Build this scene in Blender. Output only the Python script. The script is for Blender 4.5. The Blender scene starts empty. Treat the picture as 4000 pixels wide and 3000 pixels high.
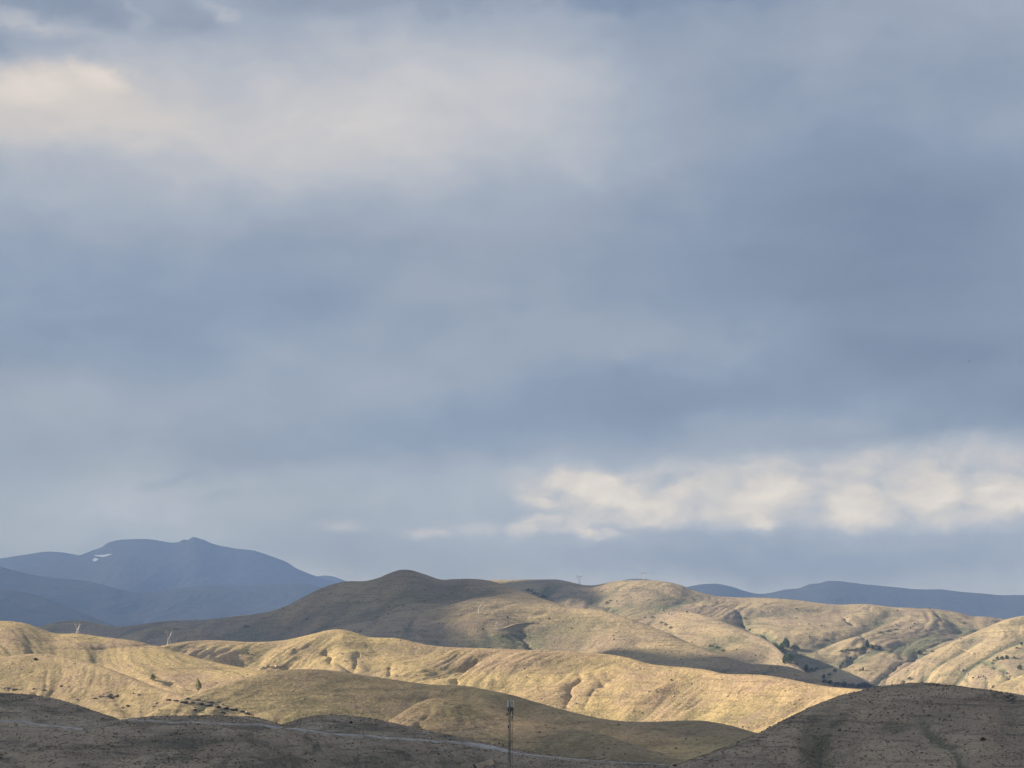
import bpy, bmesh, math, random
import numpy as np
from mathutils import Vector

# ------------------------------------------------------------------ camera, sky, sun, exposure
F = 8663.0            # focal length in photo pixels (4000 wide)
YH = 2560.0           # eye level in the photo
CZ = 300.0            # eye height
SUN_AZ = math.radians(-74)   # left of the viewing direction (+Y)
SUN_EL = math.radians(22)
EXPO = 1.58
HAZE_D = 3.8e-5          # haze density per metre
HAZE_C = (.27, .425, .79)  # its colour
HAZE_FAR, HAZE_UP = 25500.0, 1340.0   # how far and how high above the eye it reaches

scene = bpy.context.scene
COL = scene.collection
cam_d = bpy.data.cameras.new('camera')
cam_d.sensor_width = 36.0
cam_d.lens = 36.0 * F / 4000.0
cam_d.shift_y = (YH - 1500.0) / 4000.0
cam_d.clip_start = 1.0
cam_d.clip_end = 120000.0
cam = bpy.data.objects.new('camera', cam_d)
cam.location = (0, 0, CZ)
cam.rotation_euler = (math.pi / 2, 0, 0)
COL.objects.link(cam)
scene.camera = cam

scene.view_settings.view_transform = 'Standard'
try: scene.view_settings.look = 'None'
except Exception: pass
scene.view_settings.gamma = 1.0
scene.view_settings.use_curve_mapping = False
scene.view_settings.exposure = EXPO

SUNV = Vector((math.sin(SUN_AZ) * math.cos(SUN_EL), math.cos(SUN_AZ) * math.cos(SUN_EL), math.sin(SUN_EL)))
sun_d = bpy.data.lights.new('sun', 'SUN')
sun_d.energy = 5.0
sun_d.angle = math.radians(0.5)
sun_d.color = (1.0, 0.84, 0.62)
sun = bpy.data.objects.new('sun', sun_d)
sun.rotation_euler = SUNV.to_track_quat('Z', 'Y').to_euler()
sun.location = (0, 0, 3000)
COL.objects.link(sun)


class NT:
    """small helper to write node trees"""
    def __init__(s, tree): s.t = tree; s.L = tree.links
    def n(s, typ, **kw):
        nd = s.t.nodes.new(typ)
        for k, v in kw.items(): setattr(nd, k, v)
        return nd
    def put(s, sock, v):
        if isinstance(v, bpy.types.NodeSocket): s.L.new(v, sock)
        elif v is not None: sock.default_value = v
    def m(s, op, a, b=None, c=None, clamp=False):
        nd = s.n('ShaderNodeMath', operation=op, use_clamp=clamp)
        s.put(nd.inputs[0], a); s.put(nd.inputs[1], b)
        if c is not None: s.put(nd.inputs[2], c)
        return nd.outputs[0]
    def v(s, op, a, b=None, out=0):
        nd = s.n('ShaderNodeVectorMath', operation=op)
        s.put(nd.inputs[0], a); s.put(nd.inputs[1], b)
        return nd.outputs['Value'] if out == 'f' else nd.outputs[0]
    def xyz(s, x, y, z):
        nd = s.n('ShaderNodeCombineXYZ')
        for i, q in enumerate((x, y, z)): s.put(nd.inputs[i], q)
        return nd.outputs[0]
    def noise(s, vec, scale, detail=4, rough=0.55, dist=0.0, col=False):
        nd = s.n('ShaderNodeTexNoise')
        s.put(nd.inputs['Vector'], vec); s.put(nd.inputs['Scale'], scale)
        s.put(nd.inputs['Detail'], detail); s.put(nd.inputs['Roughness'], rough); s.put(nd.inputs['Distortion'], dist)
        return nd.outputs['Color'] if col else nd.outputs['Fac']
    def rng(s, v, a, b, c=0.0, d=1.0, smooth=True):
        nd = s.n('ShaderNodeMapRange', interpolation_type='SMOOTHSTEP' if smooth else 'LINEAR')
        for i, q in enumerate((v, a, b, c, d)): s.put(nd.inputs[i], q)
        return nd.outputs[0]
    def mix(s, f, a, b, mode='MIX'):
        nd = s.n('ShaderNodeMix', data_type='RGBA', blend_type=mode)
        s.put(nd.inputs[0], f); s.put(nd.inputs[6], a); s.put(nd.inputs[7], b)
        return nd.outputs[2]
    def ramp(s, f, stops):
        nd = s.n('ShaderNodeValToRGB')
        e = nd.color_ramp.elements
        while len(e) < len(stops): e.new(0.5)
        for el, (p, c) in zip(e, stops): el.position = p; el.color = (*c, 1)
        s.put(nd.inputs[0], f)
        return nd.outputs[0]


def build_world():
    w = bpy.data.worlds.new('World')
    scene.world = w
    w.use_nodes = True
    t = w.node_tree
    t.nodes.clear()
    N = NT(t)
    sky = N.n('ShaderNodeTexSky', sky_type='NISHITA')
    sky.sun_disc = False
    sky.sun_elevation = SUN_EL
    sky.sun_rotation = SUN_AZ
    sky.altitude = 1600
    d = N.n('ShaderNodeTexCoord').outputs['Generated']
    d = N.v('NORMALIZE', d)
    sp = N.n('ShaderNodeSeparateXYZ'); N.L.new(d, sp.inputs[0])
    az = N.m('ARCTAN2', sp.outputs[0], sp.outputs[1])
    el = N.m('ARCSINE', sp.outputs[2])
    P0 = N.xyz(az, el, 0.0)
    # wind-drawn warp of the cloud field
    w1 = N.v('SUBTRACT', N.noise(N.v('MULTIPLY', P0, (6, 13, 1)), 1.0, 3, 0.5, col=True), (0.5, 0.5, 0.5))
    w2 = N.v('SUBTRACT', N.noise(N.v('MULTIPLY', P0, (40, 60, 1)), 1.0, 5, 0.6, col=True), (0.5, 0.5, 0.5))
    P = N.v('ADD', P0, N.v('ADD', N.v('MULTIPLY', w1, (0.085, 0.04, 0)), N.v('MULTIPLY', w2, (0.030, 0.020, 0))))

    def blob(u, v, ru, rv, rot=0.0, pos=None):
        a = math.atan((u - 2000) / F); e = math.atan((YH - v) / F)
        q = N.v('SUBTRACT', pos or P, (a, e, 0))
        if rot:
            nd = N.n('ShaderNodeVectorRotate', rotation_type='Z_AXIS')
            N.L.new(q, nd.inputs['Vector']); nd.inputs['Angle'].default_value = math.radians(rot)
            q = nd.outputs[0]
        l = N.v('LENGTH', N.v('MULTIPLY', q, (F / ru, F / rv, 0)), out='f')
        return N.rng(l, 0.0, 1.0, 1.0, 0.0)

    # brightness of the deck: broad light and dark lanes
    lanes = N.noise(N.v('MULTIPLY', P0, (4.5, 15, 1)), 1.0, 5, 0.52, 0.3)
    fine = N.noise(N.v('MULTIPLY', P, (14, 26, 1)), 1.0, 6, 0.60, 0.4)
    L = N.m('ADD', 0.43, N.m('MULTIPLY', N.m('SUBTRACT', lanes, 0.5), 0.46))
    L = N.m('ADD', L, N.m('MULTIPLY', N.m('SUBTRACT', fine, 0.5), 0.30))
    warm = N.m('ADD', 0.34, 0.0)
    for (u, v, ru, rv, rot, g, wm) in [
        (60, 440, 900, 310, -10, 0.27, 0.5),      # bright cream head, upper left
        (110, 340, 230, 130, 30, 0.14, 0.4), (390, 320, 200, 75, 5, 0.20, 0.4), (500, 460, 600, 200, 0, 0.10, 0.2),
        (110, 130, 420, 60, 3, 0.24, 0.3), (830, 25, 70, 80, 0, 0.18, 0.1), (540, 60, 60, 80, -20, 0.14, 0.1),
        (40, 250, 170, 80, 20, -0.20, -0.2),      # blue gap
        (330, 40, 330, 95, 2, -0.20, 0.35), (690, 60, 220, 120, -8, -0.15, 0.3), (1200, 10, 520, 90, 0, -0.13, 0.2), (1700, 20, 400, 70, 0, -0.12, 0.1),
        (2450, 5, 900, 100, 0, -0.20, -0.3),
        (800, 560, 1750, 480, -10, 0.19, 0.25),    # wide pale sheet
        (1500, 440, 1500, 620, 5, 0.24, 0.15), (2150, 330, 600, 460, 20, 0.12, 0.1), (3150, 180, 380, 220, 30, 0.07, 0.05),
        (2500, 180, 330, 200, -20, -0.06, -0.1),
        (3000, 950, 2000, 560, -12, -0.12, 0.0),
        (3700, 1050, 1500, 800, 10, -0.24, -0.25),
        (2700, 600, 900, 260, 0, 0.05, 0.0),
        (250, 1180, 1800, 520, 5, -0.13, -0.4),   # blue lane at left
        (2100, 1640, 1900, 260, -8, -0.16, -0.3), (3000, 1500, 1500, 240, -4, -0.10, -0.2),  # dark lane above the bright bank
        (3850, 1640, 700, 150, 0, -0.15, -0.1), (3650, 1420, 800, 200, 0, -0.08, -0.1),
        (2600, 1330, 1500, 180, 10, 0.09, 0.0), (3300, 1640, 900, 90, 0, 0.06, 0.0),
        (300, 1640, 900, 220, -4, 0.10, 0.0),
        (700, 1990, 1300, 230, 4, 0.12, 0.1), (670, 1930, 160, 45, -12, -0.09, -0.1), (900, 1975, 130, 35, -8, -0.08, -0.1),
        (1700, 1950, 1100, 190, 0, 0.10, 0.1),
        (3300, 2170, 1700, 110, 0, -0.10, -0.2),
        (2000, 2360, 5200, 200, 0, 0.16, 0.5),
    ]:
        b = blob(u, v, ru, rv, rot)
        L = N.m('ADD', L, N.m('MULTIPLY', b, g))
        if wm: warm = N.m('ADD', warm, N.m('MULTIPLY', b, wm))
    # bright cumulus bank low on the right, billowed, with a flat ragged base
    Q = N.v('ADD', P0, N.v('ADD', N.v('MULTIPLY', w1, (0.03, 0.015, 0)), N.v('MULTIPLY', w2, (0.020, 0.014, 0))))
    def union(lst):
        cm = None
        for (u, v, ru, rv, rot) in lst:
            b = blob(u, v, ru, rv, rot, Q)
            cm = b if cm is None else N.m('MAXIMUM', cm, b)
        return cm
    cm = union([(2350, 1950, 560, 170, 8), (2750, 1940, 640, 210, 0), (3050, 1940, 640, 230, 0), (3400, 1930, 640, 250, 0), (3750, 1920, 640, 260, 0), (4200, 1915, 760, 260, 0), (4900, 1910, 860, 260, 0), (5700, 1950, 900, 200, 0),
                (2150, 2060, 330, 65, -8), (2250, 2090, 300, 50, 0)])
    small = union([(1310, 2070, 190, 60, 0), (1680, 2075, 220, 40, 0), (1880, 2060, 300, 50, 4)])
    cm = N.m('MAXIMUM', cm, N.m('MULTIPLY', small, .34))
    hot = union([(2950, 1990, 190, 150, 10), (3020, 1930, 200, 120, 0), (3360, 1980, 170, 120, 0), (3620, 1930, 230, 170, 20), (3920, 1970, 190, 130, 0), (2350, 1915, 420, 85, 14), (2620, 1950, 320, 80, -25), (2080, 1975, 160, 40, 5), (2270, 2085, 120, 40, 0), (4300, 1940, 300, 160, 0)])
    def dens(off):
        return N.noise(N.v('MULTIPLY', N.v('ADD', Q, off), (30, 46, 1)), 1.0, 6, 0.54)
    d0 = dens((0, 0, 0)); d1 = dens((-0.004, 0.004, 0))
    base_cut = N.rng(N.m('ADD', el, N.m('MULTIPLY', N.m('SUBTRACT', d0, 0.5), 0.022)), math.atan((YH - 2115) / F), math.atan((YH - 2060) / F))
    body = N.rng(N.m('ADD', cm, N.m('MULTIPLY', N.m('SUBTRACT', d0, 0.5), 0.26)), 0.0, 0.6)
    body = N.m('MULTIPLY', body, N.m('ADD', 0.15, N.m('MULTIPLY', base_cut, 0.85)))
    lit = N.m('ADD', 0.68, N.m('MULTIPLY', N.rng(N.m('ADD', hot, N.m('MULTIPLY', N.m('SUBTRACT', d0, 0.5), 0.8)), .05, .7), 0.14))
    lit = N.m('ADD', lit, N.m('MULTIPLY', N.m('SUBTRACT', d0, d1), 0.65))
    lit = N.m('ADD', lit, N.m('MULTIPLY', N.m('SUBTRACT', d0, 0.5), 0.2))
    L = N.m('ADD', N.m('MULTIPLY', L, N.m('SUBTRACT', 1.0, body)), N.m('MULTIPLY', lit, body))
    warm = N.m('ADD', warm, N.m('MULTIPLY', body, 1.0), clamp=True)
    L = N.m('MAXIMUM', L, 0.05)
    cool = N.ramp(L, [(0.0, (.145, .185, .265)), (.3, (.22, .272, .362)), (.55, (.345, .386, .45)), (.8, (.525, .555, .60)), (1.0, (.70, .70, .68))])
    wrm = N.ramp(L, [(0.0, (.18, .205, .26)), (.3, (.26, .295, .355)), (.55, (.385, .405, .445)), (.8, (.61, .555, .50)), (1.0, (.78, .685, .585))])
    c = N.mix(warm, cool, wrm)
    # an overcast sky is brighter overhead than near the horizon
    up = N.rng(el, math.radians(20), math.radians(75), 1.0, 1.6)
    c = N.mix(1.0, c, N.xyz(up, up, up), 'MULTIPLY')
    # the clouds stand behind the haze; the ramps give their brightness as seen through it
    path = N.m('MINIMUM', HAZE_FAR, N.m('DIVIDE', HAZE_UP, N.m('MAXIMUM', N.m('SINE', el), 1e-3)))
    tr = N.m('POWER', math.e, N.m('MULTIPLY', path, -HAZE_D))
    air = tuple(a * b for a, b in zip(HAZE_C, (.95, .84, .68))) + (1,)
    it = N.m('DIVIDE', 1.0, tr)
    ga = N.m('SUBTRACT', it, 1.0)
    c = N.mix(1.0, N.mix(1.0, c, N.xyz(it, it, it), 'MULTIPLY'), N.mix(1.0, air, N.xyz(ga, ga, ga), 'MULTIPLY'), 'SUBTRACT')
    c = N.mix(1.0, c, (.06, .06, .06, 1), 'LIGHTEN')
    k = 1.0 / (0.1 * 2 ** EXPO)
    c = N.mix(1.0, c, (k, k, k, 1), 'MULTIPLY')
    c = N.mix(0.92, sky.outputs[0], c)
    bg = N.n('ShaderNodeBackground')
    N.L.new(c, bg.inputs[0]); bg.inputs[1].default_value = 0.1
    out = N.n('ShaderNodeOutputWorld')
    N.L.new(bg.outputs[0], out.inputs[0])
    w.cycles.sampling_method = 'MANUAL'
    w.cycles.sample_map_resolution = 1024

build_world()

# ------------------------------------------------------------------ tags
def tag(o, label=None, cat=None, group=None, kind=None):
    if label: o['label'] = label
    if cat: o['category'] = cat
    if group: o['group'] = group
    if kind: o['kind'] = kind
    return o

def empty(name, loc, label, cat, group=None, rz=0.0):
    o = bpy.data.objects.new(name, None)
    o.location = loc; o.rotation_euler = (0, 0, rz)
    COL.objects.link(o)
    return tag(o, label, cat, group)

def link_mesh(name, me, mat=None, parent=None, loc=None):
    o = bpy.data.objects.new(name, me)
    if mat is not None and not me.materials: me.materials.append(mat)
    if parent is not None: o.parent = parent
    if loc is not None: o.location = loc
    COL.objects.link(o)
    return o

# ------------------------------------------------------------------ noise
def _hash(ix, iy, seed):
    h = (ix.astype(np.int64) * 374761393 + iy.astype(np.int64) * 668265263 + seed * 1274126177) & 0xffffffff
    h = ((h ^ (h >> 13)) * 1274126177) & 0xffffffff
    h = ((h ^ (h >> 16)) * 2246822519) & 0xffffffff
    return ((h ^ (h >> 15)) & 0xffff) / 65536.0 * (2 * math.pi)

def pnoise(x, y, seed=0):
    ix = np.floor(x); iy = np.floor(y)
    fx = x - ix; fy = y - iy
    sx = fx * fx * fx * (fx * (fx * 6 - 15) + 10); sy = fy * fy * fy * (fy * (fy * 6 - 15) + 10)
    def g(dx, dy):
        a = _hash(ix + dx, iy + dy, seed)
        return np.cos(a) * (fx - dx) + np.sin(a) * (fy - dy)
    a = g(0, 0) * (1 - sx) + g(1, 0) * sx
    b = g(0, 1) * (1 - sx) + g(1, 1) * sx
    return (a * (1 - sy) + b * sy) * 1.4

def fbm(x, y, seed=0, octs=4, gain=0.5):
    s = 0; a = 1.0; n = 0
    for i in range(octs):
        s = s + a * pnoise(x, y, seed + i * 17); n += a
        x = x * 2.03 + 11.3; y = y * 2.03 + 7.9; a *= gain
    return s / n

def sstep(a, b, x):
    t = np.clip((x - a) / (b - a), 0, 1)
    return t * t * (3 - 2 * t)

def pchip(xs, ys):
    xs = np.array(xs, float); ys = np.array(ys, float)
    h = np.diff(xs); dl = np.diff(ys) / h
    m = np.zeros_like(xs); m[0] = dl[0]; m[-1] = dl[-1]
    for i in range(1, len(xs) - 1):
        # smooth (Catmull-Rom style) tangents, limited
        m[i] = (dl[i - 1] * h[i] + dl[i] * h[i - 1]) / (h[i] + h[i - 1])
    def f(x):
        x = np.asarray(x, float)
        i = np.clip(np.searchsorted(xs, x) - 1, 0, len(xs) - 2)
        t = (x - xs[i]) / h[i]
        tt = np.clip(t, 0, 1)
        r = ((1 + 2 * tt) * (1 - tt) ** 2 * ys[i] + tt * (1 - tt) ** 2 * h[i] * m[i]
             + tt * tt * (3 - 2 * tt) * ys[i + 1] + tt * tt * (tt - 1) * h[i] * m[i + 1])
        return r + np.where(t < 0, m[0] * (x - xs[0]), 0) + np.where(t > 1, m[-1] * (x - xs[-1]), 0)
    return f

# ------------------------------------------------------------------ hills
HILLS = []

def smooth0(a, k):
    p = np.pad(a, k, mode='reflect', reflect_type='odd')
    w = np.hanning(2 * k + 3)[1:-1]; w /= w.sum()
    return np.convolve(p, w, 'valid')

class Hill:
    """one hill: a crest in the world (bearing, height, distance), slopes in front and behind, spurs, ravines"""
    def __init__(s, key, crest, sf=.35, rf=40, sb=.35, front=600, back=250, amp=4, wl=90, skew=0.0, rough=1.2, seed=1,
                 gullies=(), mat='dry', rows=110, du=6.0, mlen=None, asym=0.0):
        s.key = key; s.seed = seed
        c = np.array(crest, float)
        s.u0, s.u1 = c[0, 0], c[-1, 0]
        s.vf = pchip(c[:, 0], c[:, 1]); s.df = pchip(c[:, 0], c[:, 2])
        g = np.arange(s.u0 - 200, s.u1 + 200, 4.0)
        s._g = g; s._vs = smooth0(s.vf(g), 22)
        s.sf, s.rf, s.sb, s.front, s.back = sf, rf, sb, front, back
        s.amp, s.wl, s.skew, s.rough = amp, wl, skew, rough
        s.mlen = mlen or wl * 0.6
        s.mat, s.rows, s.du = mat, rows, du
        s.carves = []
        HILLS.append(s)
        for (pts, depth, width) in gullies:
            P = []
            for (u, v) in pts:
                y = s.hit(u, v)
                P.append(((u - 2000) / F * y, y))
            P = np.array(P)
            # slight natural wandering, points between
            Q = []
            for a, b in zip(P[:-1], P[1:]):
                for k in range(4): Q.append(a + (b - a) * k / 4)
            Q.append(P[-1]); Q = np.array(Q)
            Q[1:-1, 0] += width * 0.5 * pnoise(Q[1:-1, 1] / 37.0, Q[1:-1, 0] / 37.0, seed + 5)
            s.carves.append((Q, depth * .72, width * .42))

    def height(s, u, y, want=False):
        u = np.asarray(u, float); y = np.asarray(y, float)
        Dc = s.df(u); vc = s.vf(u)
        t = y - Dc
        q = sstep(0, 3.0 * s.rf, np.abs(t))
        vc = vc + (np.interp(u, s._g, s._vs) - vc) * q
        zc = CZ + (YH - vc) / F * Dc
        x = (u - 2000) / F * y
        h = zc - np.where(t < 0, s.sf * (np.sqrt(t * t + s.rf ** 2) - s.rf), s.sb * (np.sqrt(t * t + s.rf ** 2) - s.rf))
        m = sstep(0, s.mlen, np.abs(t)); m2 = sstep(0, s.mlen * 2.0, np.abs(t))
        wx = x + s.wl * 0.5 * pnoise(x / (s.wl * 1.7), y / (s.wl * 1.7), s.seed + 40)
        wy = t + s.wl * 0.5 * pnoise(x / (s.wl * 1.7), y / (s.wl * 1.7), s.seed + 41)
        a = wx - s.skew * wy
        n1 = np.abs(pnoise(a / s.wl, wy / (s.wl * 3.2), s.seed)) * 2.0
        n1 = np.minimum(n1, 1.0)
        n2 = np.abs(pnoise(a / (s.wl * .37) + 3.3, wy / (s.wl * 1.1), s.seed + 9)) * 2.0
        n2 = np.minimum(n2, 1.0)
        g1 = (1 - n1) ** 2; g2 = (1 - n2) ** 2
        wet = np.clip((g1 - .35) * 1.3, 0, 1) * m2
        n3 = np.minimum(np.abs(pnoise(a / (s.wl * .15) + 7.1, wy / (s.wl * .6), s.seed + 19)) * 2.0, 1.0)
        h = h - s.amp * m2 * (1 - np.sqrt(n1 * n1 + .006)) - s.amp * .34 * m * (.35 + .65 * m2) * (1 - np.sqrt(n2 * n2 + .01)) * (.35 + .65 * (1 - n1))
        h = h - s.amp * .15 * m * (1 - np.sqrt(n3 * n3 + .02))
        h = h + s.rough * m * fbm(x / (s.wl * .5), y / (s.wl * .5), s.seed + 70, 5, .5) * 1.6
        h = h + s.rough * .22 * fbm(x / (s.wl * .12), y / (s.wl * .12), s.seed + 90, 3, .55)
        for (Q, depth, width) in s.carves:
            d2 = np.full(x.shape, 1e18); al = np.zeros(x.shape); nseg = len(Q) - 1
            for i in range(nseg):
                ax, ay = Q[i]; bx, by = Q[i + 1]
                ex, ey = bx - ax, by - ay
                q = np.clip(((x - ax) * ex + (y - ay) * ey) / (ex * ex + ey * ey + 1e-9), 0, 1)
                dd = (x - ax - q * ex) ** 2 + (y - ay - q * ey) ** 2
                k = dd < d2
                d2 = np.where(k, dd, d2); al = np.where(k, (i + q) / nseg, al)
            r = np.sqrt(d2) / width
            prof = np.exp(-1.5 * r) * (1 - sstep(1.6, 3.4, r)) * sstep(0, .45, al) * (.75 + .5 * pnoise(x / (width * 2.2), y / (width * 2.2), s.seed + 3))
            h = h - depth * prof
            wet = np.maximum(wet, np.clip(prof * 1.1, 0, 1))
        if want: return h, wet, np.clip(.65 * g1 * m + .45 * g2 * m - .35 * sstep(.45, 1, n1) * m - .45 * np.exp(-(t / (.16 * s.rf)) ** 2), -1, 1)  # crest term: worn pale line plus the sunlit rim put into the colour
        return h

    def ys(s, u, n=500):
        D = float(s.df(u))
        return np.linspace(max(D - s.front, 60), D + 30, n)

    def hit(s, u, v):
        """nearest point of this hill on the line of sight (its depth)"""
        y = s.ys(u)
        z = s.height(np.full_like(y, u), y)
        los = CZ + (YH - v) / F * y
        k = np.nonzero(z >= los)[0]
        if len(k): return float(y[k[0]])
        vv = YH - (z - CZ) / y * F
        return float(y[np.argmin(np.abs(vv - v))])

    def build(s, label, cat='hill', name='hill'):
        us = np.arange(s.u0, s.u1 + s.du, s.du)
        nf = s.rows; nb = max(14, s.rows // 6)
        tf = -s.front * (np.linspace(1, 0, nf) ** 1.45)
        tb = s.back * (np.linspace(0, 1, nb + 1)[1:] ** 1.6)
        ts = np.concatenate([tf, tb])
        D = s.df(us)
        U = np.repeat(us[None, :], len(ts), 0)
        Y = D[None, :] + ts[:, None]
        Y = np.maximum(Y, 40)
        Z, wet, g2 = s.height(U, Y, True)
        X = (U - 2000) / F * Y
        nr, nc = X.shape
        co = np.stack([X, Y, Z], -1).reshape(-1, 3).astype(np.float32)
        idx = np.arange(nr * nc).reshape(nr, nc)
        q = np.stack([idx[:-1, :-1], idx[:-1, 1:], idx[1:, 1:], idx[1:, :-1]], -1).reshape(-1, 4).astype(np.int32)
        me = bpy.data.meshes.new(name)
        me.vertices.add(len(co)); me.vertices.foreach_set('co', co.ravel())
        me.loops.add(q.size); me.loops.foreach_set('vertex_index', q.ravel())
        me.polygons.add(len(q)); me.polygons.foreach_set('loop_start', np.arange(0, q.size, 4, dtype=np.int32))
        me.update(calc_edges=True)
        me.polygons.foreach_set('use_smooth', np.ones(len(q), bool))
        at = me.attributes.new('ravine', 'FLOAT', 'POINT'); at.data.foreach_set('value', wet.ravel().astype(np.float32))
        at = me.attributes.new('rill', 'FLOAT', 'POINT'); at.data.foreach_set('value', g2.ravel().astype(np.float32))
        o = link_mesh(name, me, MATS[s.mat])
        tag(o, label, None, None, 'structure')
        s.obj = o
        return o

def ground_hit(u, v, only=None):
    best = None
    for h in HILLS:
        if only and h.key not in only: continue
        if not (h.u0 <= u <= h.u1): continue
        y = h.ys(u)
        z = h.height(np.full_like(y, u), y)
        los = CZ + (YH - v) / F * y
        k = np.nonzero(z >= los)[0]
        if len(k):
            d = float(y[k[0]])
            if best is None or d < best: best = d
    if best is None and only:
        best = [h for h in HILLS if h.key == only[0]][0].hit(u, v)
    return best

def top_z(x, y):
    u = 2000 + F * x / y
    z = -1e9
    for h in HILLS:
        if h.u0 <= u <= h.u1 and abs(y - float(h.df(u))) < max(h.front, h.back):
            D = float(h.df(u))
            if D - h.front <= y <= D + h.back:
                z = max(z, float(h.height(np.array([u]), np.array([y]))[0]))
    return z

def place(u, v, only=None):
    """point of the ground seen at that bearing and height"""
    y = ground_hit(u, v, only)
    x = (u - 2000) / F * y
    return Vector((x, y, top_z(x, y)))

# ------------------------------------------------------------------ materials
MATS = {}

def grass_mat(name, gold, tan, olive, dark, green_amt, patch, fine, bump=0.6, rock=0.0, spot=.55, patchy=.3, grain=1.0):
    m = bpy.data.materials.new(name); m.use_nodes = True
    t = m.node_tree; t.nodes.clear(); N = NT(t)
    pos = N.n('ShaderNodeNewGeometry').outputs['Position']
    a = N.n('ShaderNodeAttribute', attribute_name='ravine').outputs['Fac']
    rl = N.n('ShaderNodeAttribute', attribute_name='rill').outputs['Fac']
    big = N.noise(pos, 1.0 / patch, 5, .6, .4)
    mid = N.noise(N.v('ADD', pos, (431, 77, 13)), 4.0 / patch, 6, .62, .5)
    # sheep tracks and grass bands that follow the contour lines: fast in height, slow along the slope
    st = N.noise(N.v('MULTIPLY', pos, (1.0 / (fine * 22), 1.0 / (fine * 22), 1.0 / (fine * 1.1))), 1.0, 5, .65, .6)
    sp = N.noise(N.v('ADD', pos, (9, 151, 3)), 1.0 / fine, 5, .72)
    sp2 = N.noise(N.v('ADD', pos, (71, 15, 33)), 1.0 / (fine * 3.1), 4, .7)
    c = N.mix(N.rng(big, .38, .62), (*gold, 1), (*tan, 1))
    pa = N.noise(N.v('MULTIPLY', N.v('ADD', pos, (31, 7, 211)), (1.5 / patch, 1.5 / patch, 9.0 / patch)), 1.0, 6, .68, .8)
    c = N.mix(N.m('MULTIPLY', N.rng(pa, .50, .66), patchy), c, tuple((p + 2 * q) / 3 for p, q in zip(olive, dark)) + (1,))
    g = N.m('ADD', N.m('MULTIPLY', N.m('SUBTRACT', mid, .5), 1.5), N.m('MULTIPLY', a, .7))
    g = N.m('ADD', g, N.m('MULTIPLY', N.m('SUBTRACT', N.noise(N.v('ADD', pos, (977, 5, 0)), .6 / patch, 4, .55), .5), 1.7))
    c = N.mix(N.rng(g, .42 - green_amt, .80 - green_amt), c, (*olive, 1))
    # scrub and coarse growth hold on in the hollows, the spurs are bare pale grass, the crests worn pale with a painted sunlit rim
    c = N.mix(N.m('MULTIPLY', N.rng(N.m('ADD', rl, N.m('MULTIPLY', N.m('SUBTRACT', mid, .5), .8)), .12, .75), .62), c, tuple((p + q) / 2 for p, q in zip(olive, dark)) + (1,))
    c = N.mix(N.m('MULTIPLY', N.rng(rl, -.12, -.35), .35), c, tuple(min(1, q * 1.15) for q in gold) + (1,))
    c = N.mix(N.m('MULTIPLY', N.rng(st, .50, .68), .55), c, (*dark, 1))
    c = N.mix(N.m('MULTIPLY', N.rng(sp, .53, .66), .75 * grain), c, (*dark, 1))
    c = N.mix(N.m('MULTIPLY', N.rng(sp2, .54, .70), spot), c, tuple(q * .55 for q in dark) + (1,))
    c = N.mix(N.m('MULTIPLY', N.rng(sp, .47, .34), .6 * grain), c, tuple(min(1, q * 1.35) for q in gold) + (1,))
    if rock:
        rk = N.noise(N.v('ADD', pos, (17, 900, 40)), 2.2 / patch, 6, .7, .8)
        rk = N.m('ADD', rk, N.m('MULTIPLY', rl, .10))
        c = N.mix(N.m('MULTIPLY', N.rng(rk, .62, .70), rock), c, (.30, .23, .19, 1))
    bs = N.n('ShaderNodeBsdfDiffuse')
    N.put(bs.inputs[0], c); bs.inputs['Roughness'].default_value = .6
    hgt = N.m('ADD', N.m('MULTIPLY', sp, fine * .5), N.m('MULTIPLY', st, fine * .6))
    hgt = N.m('ADD', hgt, N.m('MULTIPLY', sp2, fine * 1.0))
    bp = N.n('ShaderNodeBump'); bp.inputs['Strength'].default_value = bump; bp.inputs['Distance'].default_value = 1.0
    N.L.new(hgt, bp.inputs['Height'])
    N.L.new(bp.outputs[0], bs.inputs['Normal'])
    o = N.n('ShaderNodeOutputMaterial'); N.L.new(bs.outputs[0], o.inputs[0])
    MATS[name] = m
    return m

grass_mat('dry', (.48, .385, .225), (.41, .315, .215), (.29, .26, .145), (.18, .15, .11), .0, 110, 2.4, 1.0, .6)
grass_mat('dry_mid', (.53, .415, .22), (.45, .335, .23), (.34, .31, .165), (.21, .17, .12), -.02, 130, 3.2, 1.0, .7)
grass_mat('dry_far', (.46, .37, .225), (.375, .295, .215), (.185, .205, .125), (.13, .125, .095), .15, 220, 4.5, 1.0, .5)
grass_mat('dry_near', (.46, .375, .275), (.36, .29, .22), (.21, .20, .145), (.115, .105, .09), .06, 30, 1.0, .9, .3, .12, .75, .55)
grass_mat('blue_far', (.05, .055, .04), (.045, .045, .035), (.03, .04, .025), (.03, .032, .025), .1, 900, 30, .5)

def flat_mat(name, col, rough=.8, var=0.0, scale=1.0, metal=0.0):
    m = bpy.data.materials.new(name); m.use_nodes = True
    t = m.node_tree; N = NT(t)
    b = t.nodes['Principled BSDF']
    b.inputs['Roughness'].default_value = rough
    b.inputs['Metallic'].default_value = metal
    pos = N.n('ShaderNodeTexCoord').outputs['Object']
    n = N.noise(pos, scale, 5, .6)
    c = N.mix(N.rng(n, .3, .7), tuple(q * (1 - var) for q in col) + (1,), tuple(min(1, q * (1 + var)) for q in col) + (1,))
    N.L.new(c, b.inputs['Base Color'])
    MATS[name] = m
    return m

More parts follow.
